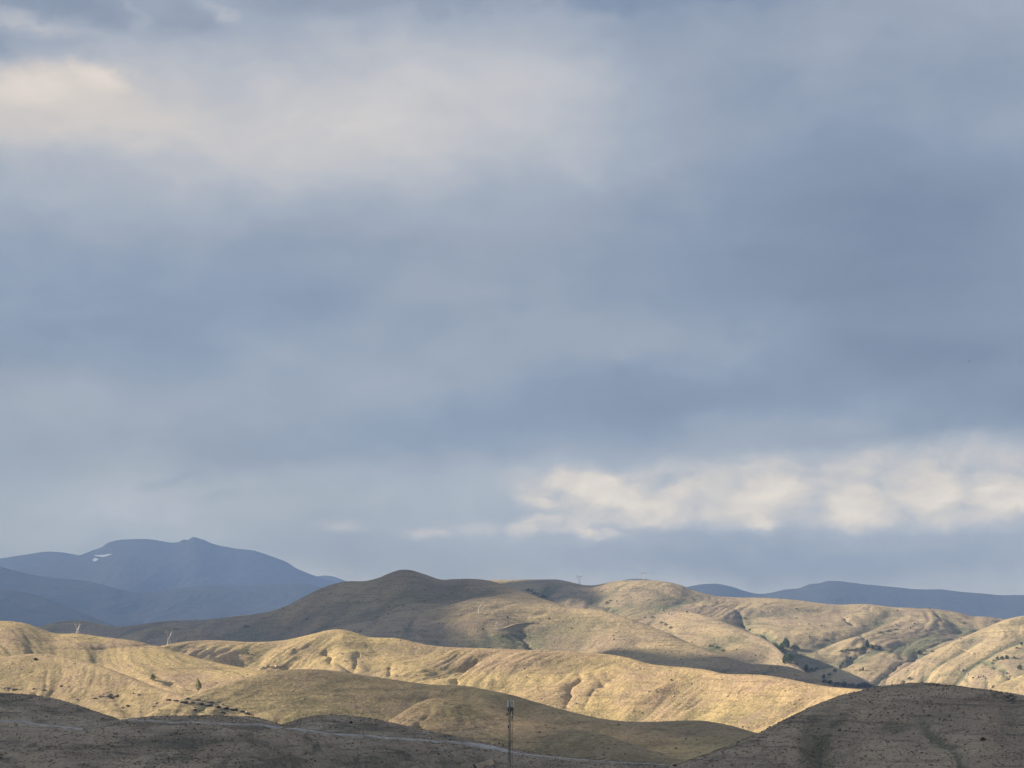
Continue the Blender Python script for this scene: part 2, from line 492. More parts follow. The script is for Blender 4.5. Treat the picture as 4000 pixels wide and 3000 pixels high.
def leaf_mat(name, col, var):
    m = bpy.data.materials.new(name); m.use_nodes = True
    t = m.node_tree; t.nodes.clear(); N = NT(t)
    n = N.noise(N.n('ShaderNodeTexCoord').outputs['Object'], 7.0, 3, .6)
    c = N.mix(N.rng(n, .35, .65), tuple(q * (1 - var) for q in col) + (1,), tuple(q * (1 + var) for q in col) + (1,))
    a = N.n('ShaderNodeBsdfDiffuse'); N.L.new(c, a.inputs[0])
    b = N.n('ShaderNodeBsdfTranslucent'); N.L.new(c, b.inputs[0])
    x = N.n('ShaderNodeMixShader'); x.inputs[0].default_value = .5
    N.L.new(a.outputs[0], x.inputs[1]); N.L.new(b.outputs[0], x.inputs[2])
    o = N.n('ShaderNodeOutputMaterial'); N.L.new(x.outputs[0], o.inputs[0])
    MATS[name] = m

flat_mat('steel', (.43, .43, .42), .5, .1, 1.0, .2)
flat_mat('red_steel', (.50, .22, .16), .6, .1)
flat_mat('porcelain', (.25, .16, .12), .3, .1)
flat_mat('white_plastic', (.70, .70, .68), .45, .04)
flat_mat('dark_steel', (.07, .07, .07), .55, .2, 3.0, .3)
flat_mat('concrete', (.33, .32, .30), .9, .15, 2.0)
flat_mat('gravel', (.40, .37, .33), .95, .22, .25)
flat_mat('dirt', (.40, .30, .20), .95, .25, .15)
flat_mat('rock', (.16, .145, .13), .95, .4, .7)
flat_mat('bank_shade', (.075, .068, .062), .95, .4, .7)  # near-black rock colour carries the shade of the cut banks
flat_mat('pale_rock', (.34, .29, .24), .95, .35, .25)
leaf_mat('leaf', (.115, .155, .085), .45)
leaf_mat('leaf_olive', (.27, .275, .17), .4)
flat_mat('scrub', (.085, .085, .055), .85, .4, .9)
flat_mat('bark', (.12, .09, .065), .95, .3, 3.0)
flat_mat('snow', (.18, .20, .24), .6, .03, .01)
flat_mat('feather', (.03, .03, .035), .8, .2)
flat_mat('roof_tin', (.55, .54, .52), .5, .1, .3)
flat_mat('plaster', (.78, .76, .70), .9, .05, .3)
flat_mat('cloud_white', (.80, .80, .80), 1.0, .05, .002)

# ------------------------------------------------------------------ the hills, near to far (bearing px, height px, distance m)
right_hill = Hill('right_hill', [(2200, 3150, 560), (2450, 3060, 580), (2620, 2996, 595), (2700, 2968, 605), (2800, 2932, 615), (2900, 2893, 625), (3000, 2846, 635), (3115, 2786, 645), (3190, 2752, 650),
      (3300, 2713, 655), (3400, 2690, 660), (3500, 2674, 660), (3600, 2668, 660), (3700, 2674, 655), (3850, 2694, 650), (3920, 2704, 650), (4000, 2717, 645), (4300, 2770, 640), (4700, 2860, 620)],
      sf=.36, rf=30, front=330, back=160, amp=5.0, wl=48, skew=.25, rough=1.8, seed=3, mat='dry_near', rows=170, du=5,
      gullies=[([(3560, 2790), (3660, 2870), (3760, 2990)], 2.5, 7), ([(3330, 2760), (3230, 2850), (3120, 2990)], 1.5, 6)])
front_hill = Hill('front_hill', [(-700, 3120, 720), (-300, 3040, 730), (-100, 2978, 735), (0, 2946, 740), (90, 2918, 745), (200, 2886, 752), (330, 2853, 760), (480, 2832, 775), (573, 2827, 780), (700, 2829, 780), (850, 2839, 780), (960, 2853, 775), (1060, 2872, 765), (1150, 2900, 755), (1300, 2960, 740), (1500, 3060, 730)],
      sf=.22, rf=22, sb=.16, front=420, back=170, amp=6, wl=52, skew=.6, rough=2.0, seed=11, mat='dry_near', rows=140, du=6,
      gullies=[([(520, 2860), (420, 2900), (300, 2960)], 3.5, 8), ([(830, 2880), (760, 2920), (700, 2960)], 3.0, 8), ([(250, 2890), (150, 2925), (60, 2960)], 3, 7)])
front_spur = Hill('front_spur', [(600, 3120, 640), (740, 3022, 660), (800, 2985, 670), (880, 2930, 690), (950, 2882, 705), (1005, 2858, 715), (1057, 2847, 725), (1200, 2861, 745), (1344, 2878, 760), (1573, 2898, 775), (1859, 2919, 790), (1974, 2938, 790), (2100, 2959, 790), (2300, 2981, 780), (2500, 2999, 770), (2800, 3042, 750), (3200, 3102, 740)],
      sf=.22, rf=20, sb=.18, front=380, back=150, amp=6, wl=50, skew=.7, rough=1.8, seed=15, mat='dry_near', rows=140, du=6,
      gullies=[([(1760, 2925), (1640, 2950), (1500, 3000)], 3.5, 8), ([(1320, 2890), (1220, 2930), (1120, 2990)], 3.0, 8), ([(1990, 2950), (1900, 2970), (1830, 2998)], 3, 7), ([(1560, 2910), (1420, 2950), (1330, 2995)], 2.5, 7)])
low_mound = Hill('low_mound', [(250, 3080, 600), (400, 3020, 610), (480, 2985, 615), (560, 2952, 620), (640, 2937, 625), (710, 2941, 625), (780, 2968, 620), (850, 3010, 615), (960, 3080, 605)],
      sf=.3, rf=16, sb=.35, front=160, back=80, amp=2.5, wl=34, skew=.4, rough=1.2, seed=17, mat='dry_near', rows=60, du=6)
knoll_left = Hill('knoll_left', [(-700, 2700, 1050), (-300, 2700, 1050), (0, 2706, 1050), (143, 2717, 1045), (258, 2740, 1040), (344, 2769, 1030), (435, 2799, 1020), (520, 2832, 1000), (640, 2880, 980)],
      sf=.2, rf=22, sb=.2, front=260, back=130, amp=4, wl=50, skew=-.4, rough=1.2, seed=21, mat='dry_near', rows=80, du=6)
knoll_mid = Hill('knoll_mid', [(300, 2880, 930), (420, 2836, 940), (487, 2811, 945), (573, 2801, 950), (745, 2796, 955), (880, 2797, 955), (1000, 2803, 955), (1100, 2832, 950), (1250, 2880, 930)],
      sf=.12, rf=20, sb=.2, front=180, back=120, amp=1.5, wl=45, skew=.3, rough=.8, seed=31, mat='dry_near', rows=70, du=6)
knoll_right = Hill('knoll_right', [(1000, 2880, 930), (1060, 2852, 940), (1103, 2833, 945), (1190, 2803, 950), (1286, 2793, 955), (1400, 2800, 955), (1515, 2820, 955), (1647, 2849, 955), (1800, 2880, 950), (1893, 2901, 940), (2000, 2924, 930), (2150, 2950, 920), (2400, 2975, 910), (2640, 2992, 900), (2800, 3020, 880)],
      sf=.15, rf=20, sb=.2, front=190, back=120, amp=1.8, wl=45, skew=.3, rough=.9, seed=41, mat='dry_near', rows=70, du=6)
low_spur = Hill('low_spur', [(1450, 2860, 1230), (1560, 2790, 1260), (1640, 2742, 1290), (1720, 2724, 1300), (1800, 2732, 1300), (1900, 2762, 1290), (2000, 2795, 1270), (2172, 2832, 1230), (2344, 2866, 1190), (2515, 2922, 1130), (2630, 2958, 1080), (2760, 3000, 1040)],
      sf=.17, rf=28, sb=.16, front=300, back=200, amp=2.6, wl=60, skew=.3, rough=1.0, seed=51, mat='dry', rows=90, du=6,
      gullies=[([(1690, 2740), (1670, 2790), (1640, 2835)], 4, 9), ([(2020, 2850), (2150, 2880), (2300, 2930)], 2, 7)])
saddle_spur = Hill('saddle_spur', [(2250, 2960, 1200), (2400, 2920, 1230), (2560, 2890, 1260), (2700, 2880, 1270), (2850, 2885, 1270), (3000, 2900, 1250), (3300, 2950, 1230)],
      sf=.15, rf=30, sb=.12, front=300, back=180, amp=2.0, wl=60, skew=.3, rough=1.0, seed=57, mat='dry', rows=80, du=6)
mid_ridge = Hill('mid_ridge', [(560, 2800, 1480), (680, 2742, 1540), (790, 2698, 1600), (859, 2677, 1630), (916, 2660, 1650), (1000, 2636, 1680), (1115, 2618, 1700), (1229, 2614, 1710), (1344, 2625, 1710), (1458, 2643, 1700), (1573, 2660, 1690), (1687, 2674, 1680),
      (1802, 2678, 1660), (1916, 2697, 1640), (2000, 2715, 1620), (2115, 2749, 1590), (2229, 2780, 1560), (2344, 2806, 1530), (2430, 2817, 1510), (2544, 2820, 1490), (2659, 2815, 1470), (2745, 2816, 1450), (2830, 2829, 1420), (2916, 2852, 1400), (2990, 2875, 1370), (3200, 2940, 1330)],
      sf=.17, rf=40, sb=.25, front=520, back=220, amp=4.0, wl=85, skew=.35, rough=1.3, seed=61, mat='dry', rows=130, du=5,
      gullies=[([(1665, 2700), (1660, 2750), (1640, 2800), (1620, 2850)], 12, 16), ([(2330, 2815), (2450, 2845), (2600, 2850)], 2.5, 10)])
left_hill = Hill('left_hill', [(-700, 2640, 1950), (-300, 2600, 1930), (0, 2568, 1900), (60, 2559, 1895), (115, 2554, 1890), (200, 2557, 1870), (286, 2571, 1840), (401, 2603, 1790), (515, 2646, 1730), (601, 2680, 1690), (716, 2716, 1630), (850, 2752, 1570), (980, 2795, 1510), (1150, 2850, 1450)],
      sf=.26, rf=30, sb=.5, front=560, back=260, amp=5, wl=90, skew=-.2, rough=1.8, seed=71, mat='dry', rows=130, du=5,
      gullies=[([(185, 2590), (180, 2640), (175, 2690)], 2.5, 9), ([(30, 2665), (80, 2690), (140, 2715)], 4, 8),
               ([(650, 2728), (740, 2738), (840, 2760), (960, 2798)], 12, 18), ([(600, 2745), (740, 2752), (860, 2790)], 7, 14), ([(400, 2710), (440, 2718), (470, 2722)], 6, 12)])
pylon_hill = Hill('pylon_hill', [(-700, 2400, 2650), (-300, 2410, 2640), (0, 2425, 2620), (57, 2428, 2610), (115, 2439, 2600), (160, 2456, 2590), (212, 2473, 2580), (304, 2475, 2570), (401, 2488, 2550), (515, 2502, 2520), (573, 2512, 2500), (619, 2522, 2480), (687, 2546, 2440), (802, 2577, 2380), (916, 2602, 2320), (1000, 2618, 2270), (1200, 2660, 2200)],
      sf=.15, rf=50, sb=.25, front=800, back=260, amp=5, wl=150, skew=-.55, rough=1.6, seed=81, mat='dry_mid', rows=140, du=5,
      gullies=[([(310, 2582), (420, 2615), (520, 2648), (610, 2690)], 10, 24), ([(250, 2543), (380, 2528), (500, 2520), (590, 2515)], 10, 24), ([(580, 2618), (640, 2642)], 8, 16), ([(620, 2652), (700, 2672), (765, 2695)], 10, 18)])
lit_ridge = Hill('lit_ridge', [(560, 2560, 2860), (624, 2525, 2900), (659, 2517, 2920), (745, 2505, 2960), (813, 2501, 2990), (1000, 2508, 3010), (1115, 2500, 3020), (1218, 2477, 3030), (1286, 2461, 3030), (1338, 2459, 3020), (1389, 2471, 3010), (1435, 2487, 3000), (1490, 2491, 2990), (1550, 2493, 2980), (1619, 2508, 2960), (1687, 2521, 2940), (1745, 2527, 2930), (1859, 2531, 2920), (2000, 2536, 2900),
      (2115, 2541, 2880), (2286, 2549, 2850), (2400, 2559, 2820), (2458, 2570, 2790), (2538, 2593, 2750), (2659, 2605, 2700), (2762, 2617, 2650), (2830, 2632, 2600), (2916, 2634, 2560), (3000, 2639, 2520), (3057, 2648, 2490), (3172, 2671, 2430), (3258, 2684, 2380), (3355, 2692, 2330), (3600, 2720, 2260), (4000, 2760, 2200)],
      sf=.30, rf=45, sb=.35, front=640, back=260, amp=8, wl=100, skew=.5, rough=1.6, seed=92, mat='dry_mid', rows=170, du=4.5,
      gullies=[([(1292, 2525), (1280, 2550), (1300, 2580), (1375, 2622)], 11, 15), ([(1400, 2530), (1395, 2570), (1385, 2615)], 5, 11), ([(1530, 2580), (1520, 2640)], 6, 12), ([(1875, 2562), (1830, 2610), (1780, 2665)], 9, 18),
               ([(2280, 2610), (2270, 2650), (2230, 2700), (2210, 2760)], 8, 14), ([(2450, 2610), (2330, 2690), (2280, 2760)], 6, 14), ([(2860, 2680), (2740, 2730), (2640, 2790)], 5, 12), ([(2990, 2670), (2850, 2720), (2720, 2800)], 5, 12), ([(1010, 2606), (1060, 2608), (1120, 2612)], 7, 9)])
shade_knoll = Hill('shade_knoll', [(2380, 2660, 3550), (2520, 2640, 3560), (2650, 2618, 3580), (2760, 2602, 3600), (2850, 2595, 3600), (3000, 2596, 3600), (3060, 2601, 3590), (3115, 2614, 3580), (3172, 2640, 3560), (3229, 2669, 3540), (3320, 2715, 3500)],
      sf=.3, rf=60, sb=.3, front=500, back=260, amp=5, wl=110, skew=.3, rough=1.5, seed=101, mat='dry_far', rows=80, du=6)
far_right_spur = Hill('far_right_spur', [(3700, 2760, 3500), (3800, 2718, 3500), (3853, 2695, 3500), (3916, 2667, 3500), (4000, 2634, 3500), (4300, 2560, 3500), (4700, 2520, 3500)],
      sf=.3, rf=40, sb=.3, front=400, back=250, amp=4, wl=90, skew=.3, rough=1.5, seed=111, mat='dry_far', rows=60, du=6)
central_hill = Hill('central_hill', [(500, 2560, 5700), (700, 2478, 5650), (831, 2424, 5600), (916, 2408, 5580), (1000, 2399, 5560), (1115, 2368, 5540), (1172, 2340, 5520), (1258, 2297, 5500), (1315, 2278, 5480), (1367, 2270, 5460), (1424, 2270, 5450), (1475, 2259, 5440), (1527, 2237, 5430), (1561, 2227, 5420), (1601, 2227, 5400), (1659, 2244, 5380), (1722, 2264, 5360), (1770, 2263, 5340), (1825, 2261, 5300), (1880, 2264, 5270), (1945, 2277, 5220),
      (2000, 2298, 5170), (2057, 2315, 5120), (2115, 2337, 5060), (2160, 2351, 5020), (2210, 2367, 4970), (2275, 2376, 4910), (2355, 2386, 4840), (2430, 2406, 4760), (2515, 2437, 4660), (2601, 2469, 4560), (2687, 2508, 4450), (2773, 2543, 4340), (2859, 2574, 4230), (2933, 2594, 4130), (3050, 2630, 4000), (3200, 2690, 3900)],
      sf=.24, rf=90, sb=.3, front=1300, back=450, amp=20, wl=330, skew=.45, rough=4, seed=121, mat='dry_far', rows=170, du=5,
      gullies=[([(2045, 2440), (2035, 2490), (2060, 2515), (2095, 2545)], 14, 26), ([(1955, 2472), (2010, 2500), (2090, 2545)], 9, 18), ([(1560, 2340), (1480, 2400), (1400, 2465)], 14, 40), ([(1730, 2330), (1640, 2400), (1570, 2480)], 14, 40)])
valley_spur = Hill('valley_spur', [(2440, 2450, 5800), (2520, 2418, 5850), (2573, 2401, 5850), (2640, 2387, 5800), (2687, 2389, 5750), (2773, 2411, 5600), (2859, 2442, 5450), (2945, 2477, 5300), (3000, 2503, 5180), (3063, 2554, 5000), (3130, 2610, 4850), (3220, 2690, 4700)],
      sf=.26, rf=50, sb=.25, front=900, back=300, amp=12, wl=200, skew=.6, rough=3, seed=131, mat='dry_far', rows=120, du=5,
      gullies=[([(2600, 2420), (2590, 2450), (2630, 2480)], 9, 24)])
right_flank = Hill('right_flank', [(3360, 2720, 5120), (3500, 2630, 5200), (3640, 2548, 5250), (3720, 2508, 5280), (3802, 2472, 5300), (3848, 2453, 5300), (3928, 2420, 5300), (4000, 2405, 5300), (4200, 2390, 5280), (4700, 2430, 5200)],
      sf=.26, rf=70, sb=.25, front=1000, back=350, amp=12, wl=170, skew=.55, rough=3, seed=141, mat='dry_far', rows=130, du=5,
      gullies=[([(3830, 2570), (3860, 2590), (3890, 2605)], 12, 22), ([(3765, 2630), (3775, 2650), (3790, 2670)], 9, 12), ([(3820, 2642), (3850, 2670), (3860, 2685)], 9, 14), ([(3895, 2608), (3930, 2630), (3945, 2655)], 10, 16)])
back_ridge = Hill('back_ridge', [(1650, 2330, 6900), (1800, 2282, 6900), (1916, 2266, 6880), (2000, 2265, 6850), (2115, 2264, 6800), (2189, 2266, 6780), (2246, 2278, 6750), (2286, 2286, 6720), (2321, 2286, 6700), (2401, 2271, 6650), (2487, 2266, 6600), (2573, 2269, 6550), (2647, 2282, 6500), (2716, 2308, 6450), (2802, 2329, 6400), (2859, 2333, 6380), (3000, 2336, 6300),
      (3115, 2345, 6250), (3229, 2359, 6200), (3275, 2362, 6180), (3372, 2359, 6150), (3504, 2373, 6100), (3573, 2375, 6080), (3687, 2383, 6050), (3756, 2396, 6030), (3796, 2407, 6020), (3848, 2409, 6000), (3928, 2420, 6000), (4050, 2440, 6000), (4700, 2500, 6000)],
      sf=.21, rf=80, sb=.3, front=1700, back=450, amp=17, wl=230, skew=.42, rough=4, seed=152, mat='dry_far', rows=200, du=4.5,
      gullies=[([(2365, 2345), (2385, 2365), (2375, 2385)], 14, 34), ([(2850, 2345), (2880, 2385), (2910, 2445), (2990, 2485), (3060, 2540)], 20, 34), ([(3285, 2405), (3310, 2425), (3335, 2442)], 15, 18), ([(3640, 2395), (3660, 2402), (3690, 2412), (3750, 2440)], 10, 22),
               ([(3330, 2470), (3390, 2520), (3340, 2570), (3220, 2650)], 16, 30), ([(3830, 2460), (3600, 2545), (3420, 2670)], 14, 30)])
foot_near = Hill('foot_near', [(380, 2540, 5750), (440, 2502, 5750), (520, 2471, 5750), (600, 2451, 5750), (660, 2442, 5750), (700, 2446, 5740), (780, 2466, 5720), (900, 2490, 5700), (1050, 2530, 5700)],
      sf=.3, rf=70, sb=.3, front=600, back=350, amp=10, wl=160, skew=.3, rough=3, seed=161, mat='dry_far', rows=60, du=6)
foot_far = Hill('foot_far', [(-700, 2440, 7400), (0, 2455, 7300), (155, 2446, 7300), (229, 2429, 7300), (315, 2425, 7300), (401, 2438, 7300), (458, 2447, 7250), (550, 2438, 7250), (659, 2425, 7200), (745, 2423, 7200), (831, 2418, 7150), (916, 2407, 7100), (1000, 2400, 7100), (1200, 2390, 7100), (1500, 2400, 7100)],
      sf=.3, rf=90, sb=.3, front=900, back=500, amp=16, wl=240, skew=.3, rough=4, seed=171, mat='dry_far', rows=70, du=6)
blue_near = Hill('blue_near', [(-700, 2270, 15399), (-200, 2285, 15399), (0, 2302, 15399), (115, 2318, 15399), (200, 2345, 15259), (286, 2380, 15119), (400, 2425, 14979), (560, 2490, 14839)],
      sf=.3, rf=140, sb=.3, front=1400, back=900, amp=35, wl=600, skew=.4, rough=10, seed=181, mat='blue_far', rows=60, du=7)
blue_mid = Hill('blue_mid', [(-700, 2160, 18200), (-200, 2190, 18200), (0, 2213, 18200), (57, 2229, 18200), (143, 2248, 18200), (229, 2259, 18200), (344, 2271, 18200), (447, 2296, 18070), (515, 2312, 18070), (573, 2315, 18070), (716, 2297, 18070), (802, 2288, 18070), (888, 2286, 18070), (1000, 2287, 18070), (1115, 2279, 18070), (1189, 2279, 18070), (1250, 2292, 18070), (1400, 2340, 18070)],
      sf=.3, rf=200, sb=.3, front=2200, back=1200, amp=55, wl=800, skew=.4, rough=14, seed=191, mat='blue_far', rows=80, du=6)
snow_mountain = Hill('snow_mountain', [(-300, 2270, 21500), (0, 2235, 21800), (150, 2210, 22000), (240, 2190, 22000), (304, 2171, 22000), (355, 2153, 22000), (395, 2138, 22000), (424, 2119, 22000), (445, 2113, 22000), (515, 2106, 22000), (573, 2106, 22000), (630, 2113, 22000), (670, 2120, 22000), (697, 2118, 22000), (714, 2109, 22000), (738, 2107, 22000), (748, 2100, 22000), (785, 2106, 22000), (825, 2122, 22000), (916, 2142, 22000), (1000, 2153, 22000),
      (1057, 2172, 22000), (1126, 2199, 22000), (1160, 2221, 22000), (1195, 2236, 22000), (1240, 2253, 22000), (1298, 2268, 22000), (1355, 2277, 22000), (1700, 2310, 22000)],
      sf=.35, rf=120, sb=.4, front=3200, back=1600, amp=110, wl=1300, skew=.2, rough=22, seed=201, mat='blue_far', rows=90, du=4, mlen=1500)
blue_back = Hill('blue_back', [(-700, 2230, 23300), (-300, 2200, 23300), (0, 2182, 23300), (103, 2166, 23300), (200, 2155, 23300), (240, 2158, 23300), (304, 2169, 23300), (420, 2200, 23300), (700, 2260, 23300)],
      sf=.3, rf=200, sb=.3, front=2500, back=1500, amp=80, wl=1300, skew=.2, rough=16, seed=211, mat='blue_far', rows=50, du=7)
blue_peak = Hill('blue_peak', [(1150, 2300, 23700), (1220, 2256, 23700), (1246, 2250, 23700), (1275, 2248, 23700), (1309, 2254, 23700), (1344, 2267, 23700), (1420, 2285, 23700), (1600, 2320, 23700)],
      sf=.3, rf=150, sb=.3, front=2500, back=1500, amp=60, wl=1300, skew=.2, rough=10, seed=221, mat='blue_far', rows=40, du=7)
blue_right = Hill('blue_right', [(2200, 2330, 18000), (2330, 2286, 18000), (2420, 2269, 18000), (2470, 2262, 18000), (2530, 2264, 18000), (2600, 2285, 18000), (2676, 2293, 18000), (2727, 2284, 18000), (2790, 2280, 18000), (2848, 2289, 18000), (2916, 2311, 18000), (2956, 2319, 18000), (3000, 2317, 18000), (3069, 2303, 18000), (3126, 2296, 18000), (3160, 2282, 18000), (3200, 2278, 18000), (3229, 2270, 18000), (3275, 2270, 18000),
      (3372, 2282, 18000), (3487, 2293, 18000), (3601, 2303, 18000), (3687, 2303, 18000), (3745, 2311, 18000), (3848, 2319, 18000), (3899, 2324, 18000), (4000, 2324, 18000), (4400, 2340, 18000), (4700, 2360, 18000)],
      sf=.3, rf=120, sb=.3, front=2600, back=1500, amp=70, wl=1100, skew=.2, rough=16, seed=231, mat='blue_far', rows=70, du=5, mlen=1200)

front_spur.build('dark grassy spur below the gravel road, left of the mast foot')
low_mound.build('small dark mound at the bottom edge, left')
right_hill.build('steep dark grassy hill in cloud shade, lower right foreground')
front_hill.build('dark grassy hill below the gravel road in the left foreground')
knoll_left.build('shaded rounded knoll at the far left above the gravel road')
knoll_mid.build('long flat shaded knoll just behind the gravel road')
knoll_right.build('shaded round knoll behind the road, left of the mast')
low_spur.build('half shaded spur falling to the right behind the mast')
saddle_spur.build('shaded gentle spur left of the steep right hill')
mid_ridge.build('long smooth ridge, golden at left and shaded at right, behind the mast')
left_hill.build('golden hill with rocky foot at the left edge')
pylon_hill.build('golden hill at left with a pylon standing behind its crest')
lit_ridge.build('long sunlit golden ridge with ravines across the middle')
shade_knoll.build('dark shaded knoll behind the sunlit golden ridge')
far_right_spur.build('small sunlit spur at the right edge above the dark hill')
central_hill.build('large central hill with a rounded peak, shaded at left, pylons on its right')
valley_spur.build('sunlit spur between the two wooded valleys right of centre')
right_flank.build('sunlit rocky flank at the right edge')
back_ridge.build('long back ridge with wooded slope at right')
foot_near.build('shaded foothill behind the left pylons')
foot_far.build('far shaded foothills at left')
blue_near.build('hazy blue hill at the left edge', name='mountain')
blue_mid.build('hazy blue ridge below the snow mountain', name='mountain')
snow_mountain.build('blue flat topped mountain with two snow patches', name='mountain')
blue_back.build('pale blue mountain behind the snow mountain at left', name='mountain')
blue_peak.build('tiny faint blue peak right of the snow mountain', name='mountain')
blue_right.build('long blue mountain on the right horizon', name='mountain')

# ground sheet under everything, and the slope the photographer stands on
def sheet(name, x0, x1, y0, y1, z, mat, n=24):
    bm = bmesh.new()
    bmesh.ops.create_grid(bm, x_segments=n, y_segments=n, size=1)
    for v in bm.verts:
        v.co = ((x0 + x1) / 2 + v.co.x * (x1 - x0) / 2, (y0 + y1) / 2 + v.co.y * (y1 - y0) / 2, z)
    me = bpy.data.meshes.new(name); bm.to_mesh(me); bm.free()
    return tag(link_mesh(name, me, MATS[mat]), kind='structure')
sheet('ground', -26500, 26500, -12500, 25000, 20, 'dry_far')

def viewpoint():
    bm = bmesh.new()
    n = 60
    bmesh.ops.create_grid(bm, x_segments=n, y_segments=n, size=1)
    for v in bm.verts:
        x = v.co.x * 900; y = v.co.y * 700 - 380
        r = math.hypot(x * .6, y + 8)
        z = CZ - 1.7 - .42 * (math.sqrt(r * r + 25) - 5)
        v.co = (x, y, max(z, 15))
    for f in bm.faces: f.smooth = True
    me = bpy.data.meshes.new('viewpoint_hill'); bm.to_mesh(me); bm.free()
    tag(link_mesh('viewpoint_hill', me, MATS['dry_near']), 'grassy hilltop the view is seen from', kind='structure')
viewpoint()

# ------------------------------------------------------------------ clouds beyond the left of the frame that shade parts of the hills
def cloud(targets, alt, label, seed, thick=70, ragged=.32):
    """a flat-based cumulus; targets are the patches of ground it shades (x, y, z, rx, ry)"""
    rnd = random.Random(seed)
    bm = bmesh.new()
    for (x, y, z, rx, ry) in targets:
        k = (alt - z) / SUNV.z
        c = Vector((x, y, z)) + SUNV * k
        r = bmesh.ops.create_icosphere(bm, subdivisions=4, radius=1)
        vs = r['verts']
        co = np.array([v.co[:] for v in vs])
        n = fbm(co[:, 0] * 2.2 + seed * 3.1 + x * .01, co[:, 1] * 2.2 + co[:, 2] * 1.3, seed, 4, .55)
        n2 = fbm(co[:, 0] * 4 + x, co[:, 1] * 4 + co[:, 2] * 4, seed + 8, 3, .6)
        for v, a, b in zip(vs, n, n2):
            s = 1 + ragged * a
            zz = v.co.z * thick * (1.0 if v.co.z > 0 else .25) * (1 + .6 * b)
            v.co = (c.x + v.co.x * rx * s, c.y + v.co.y * ry * s, c.z + zz)
    for f in bm.faces: f.smooth = True
    me = bpy.data.meshes.new('cloud'); bm.to_mesh(me); bm.free()
    o = link_mesh('cloud', me, MATS['cloud_white'])
    return tag(o, label, kind='structure')

cloud([(0, 520, 260, 520, 500), (-330, 700, 260, 360, 330), (300, 900, 260, 420, 420), (330, 1330, 260, 200, 300), (-200, 900, 260, 300, 200), (480, 1500, 260, 340, 300)],
      2000, 'low grey cloud left of the frame shading the foreground', 5, 60)
cloud([(215, 1270, 260, 240, 260), (235, 1480, 260, 285, 300), (225, 1670, 260, 310, 320), (560, 1450, 260, 420, 480)], 5200, 'high cloud left of the frame shading the ridge behind the mast', 6, 60, .10)
cloud([(420, 3720, 285, 400, 250), (200, 3850, 285, 230, 180), (260, 4080, 300, 260, 190), (110, 4270, 315, 170, 150)], 2400, 'small cloud left of the frame shading the valley knoll', 7, 40, .2)
cloud([(-900, 5300, 380, 680, 780), (-330, 5350, 430, 260, 500), (-60, 5330, 440, 150, 220), (40, 5240, 440, 110, 120), (-90, 5120, 420, 140, 150), (-300, 4850, 345, 190, 230), (-520, 4700, 330, 430, 300), (-230, 4640, 320, 120, 100), (-1500, 6000, 350, 900, 1000), (-1300, 7300, 350, 700, 500)],
      4200, 'cloud left of the frame shading the central hill', 9, 60, .18)
cloud([(20, 6600, 500, 170, 160), (240, 6720, 500, 120, 110)], 2300, 'broken cloud left of the frame shading the back ridge', 12, 40)
# ------------------------------------------------------------------ haze
def haze():
    bm = bmesh.new()
    bmesh.ops.create_cube(bm, size=2)
    x0, x1, y0, y1, z0, z1 = -27000, 27000, -13000, HAZE_FAR, 10, CZ + HAZE_UP
    for v in bm.verts:
        v.co = ((x0 if v.co.x < 0 else x1), (y0 if v.co.y < 0 else y1), (z0 if v.co.z < 0 else z1))
    me = bpy.data.meshes.new('haze'); bm.to_mesh(me); bm.free()
    m = bpy.data.materials.new('haze_air'); m.use_nodes = True
    t = m.node_tree; t.nodes.clear()
    pv = t.nodes.new('ShaderNodeVolumePrincipled')
    pv.inputs['Color'].default_value = (*HAZE_C, 1)
    pv.inputs['Absorption Color'].default_value = (0, 0, 0, 1)
    pv.inputs['Density'].default_value = HAZE_D
    pv.inputs['Anisotropy'].default_value = 0.0
    o = t.nodes.new('ShaderNodeOutputMaterial'); t.links.new(pv.outputs[0], o.inputs['Volume'])
    ob = link_mesh('haze', me, m)
    return tag(ob, kind='stuff')
haze()
#OBJECTS_BELOW

# ------------------------------------------------------------------ mesh pieces
class MB:
    """collects simple shapes into one mesh"""
    def __init__(s): s.v = []; s.f = []
    def bar(s, a, b, r0, r1=None, n=4):
        a = Vector(a); b = Vector(b); r1 = r0 if r1 is None else r1
        d = (b - a).normalized()
        u = d.orthogonal().normalized(); w = d.cross(u)
        k = len(s.v)
        for c, r in ((a, r0), (b, r1)):
            for i in range(n):
                t = 2 * math.pi * i / n + math.pi / 4
                s.v.append(tuple(c + u * (math.cos(t) * r) + w * (math.sin(t) * r)))
        for i in range(n):
            j = (i + 1) % n
            s.f.append((k + i, k + j, k + n + j, k + n + i))
        s.f.append(tuple(range(k + n - 1, k - 1, -1))); s.f.append(tuple(range(k + n, k + 2 * n)))
        return s
    def box(s, c, sx, sy, sz, rz=0.0, taper=1.0):
        k = len(s.v); ca, sa = math.cos(rz), math.sin(rz)
        for z in (-1, 1):
            q = taper if z > 0 else 1
            for x, y in ((-1, -1), (1, -1), (1, 1), (-1, 1)):
                px, py = x * sx / 2 * q, y * sy / 2 * q
                s.v.append((c[0] + px * ca - py * sa, c[1] + px * sa + py * ca, c[2] + z * sz / 2))
        for f in ((3, 2, 1, 0), (4, 5, 6, 7), (0, 1, 5, 4), (1, 2, 6, 5), (2, 3, 7, 6), (3, 0, 4, 7)):
            s.f.append(tuple(k + i for i in f))
        return s
    def mesh(s, name, mat, smooth=False):
        me = bpy.data.meshes.new(name)
        me.from_pydata(s.v, [], s.f); me.update()
        if smooth:
            for p in me.polygons: p.use_smooth = True
        me.materials.append(MATS[mat])
        return me
    def part(s, name, mat, parent, smooth=False):
        return link_mesh(name, s.mesh(name, mat, smooth), None, parent)

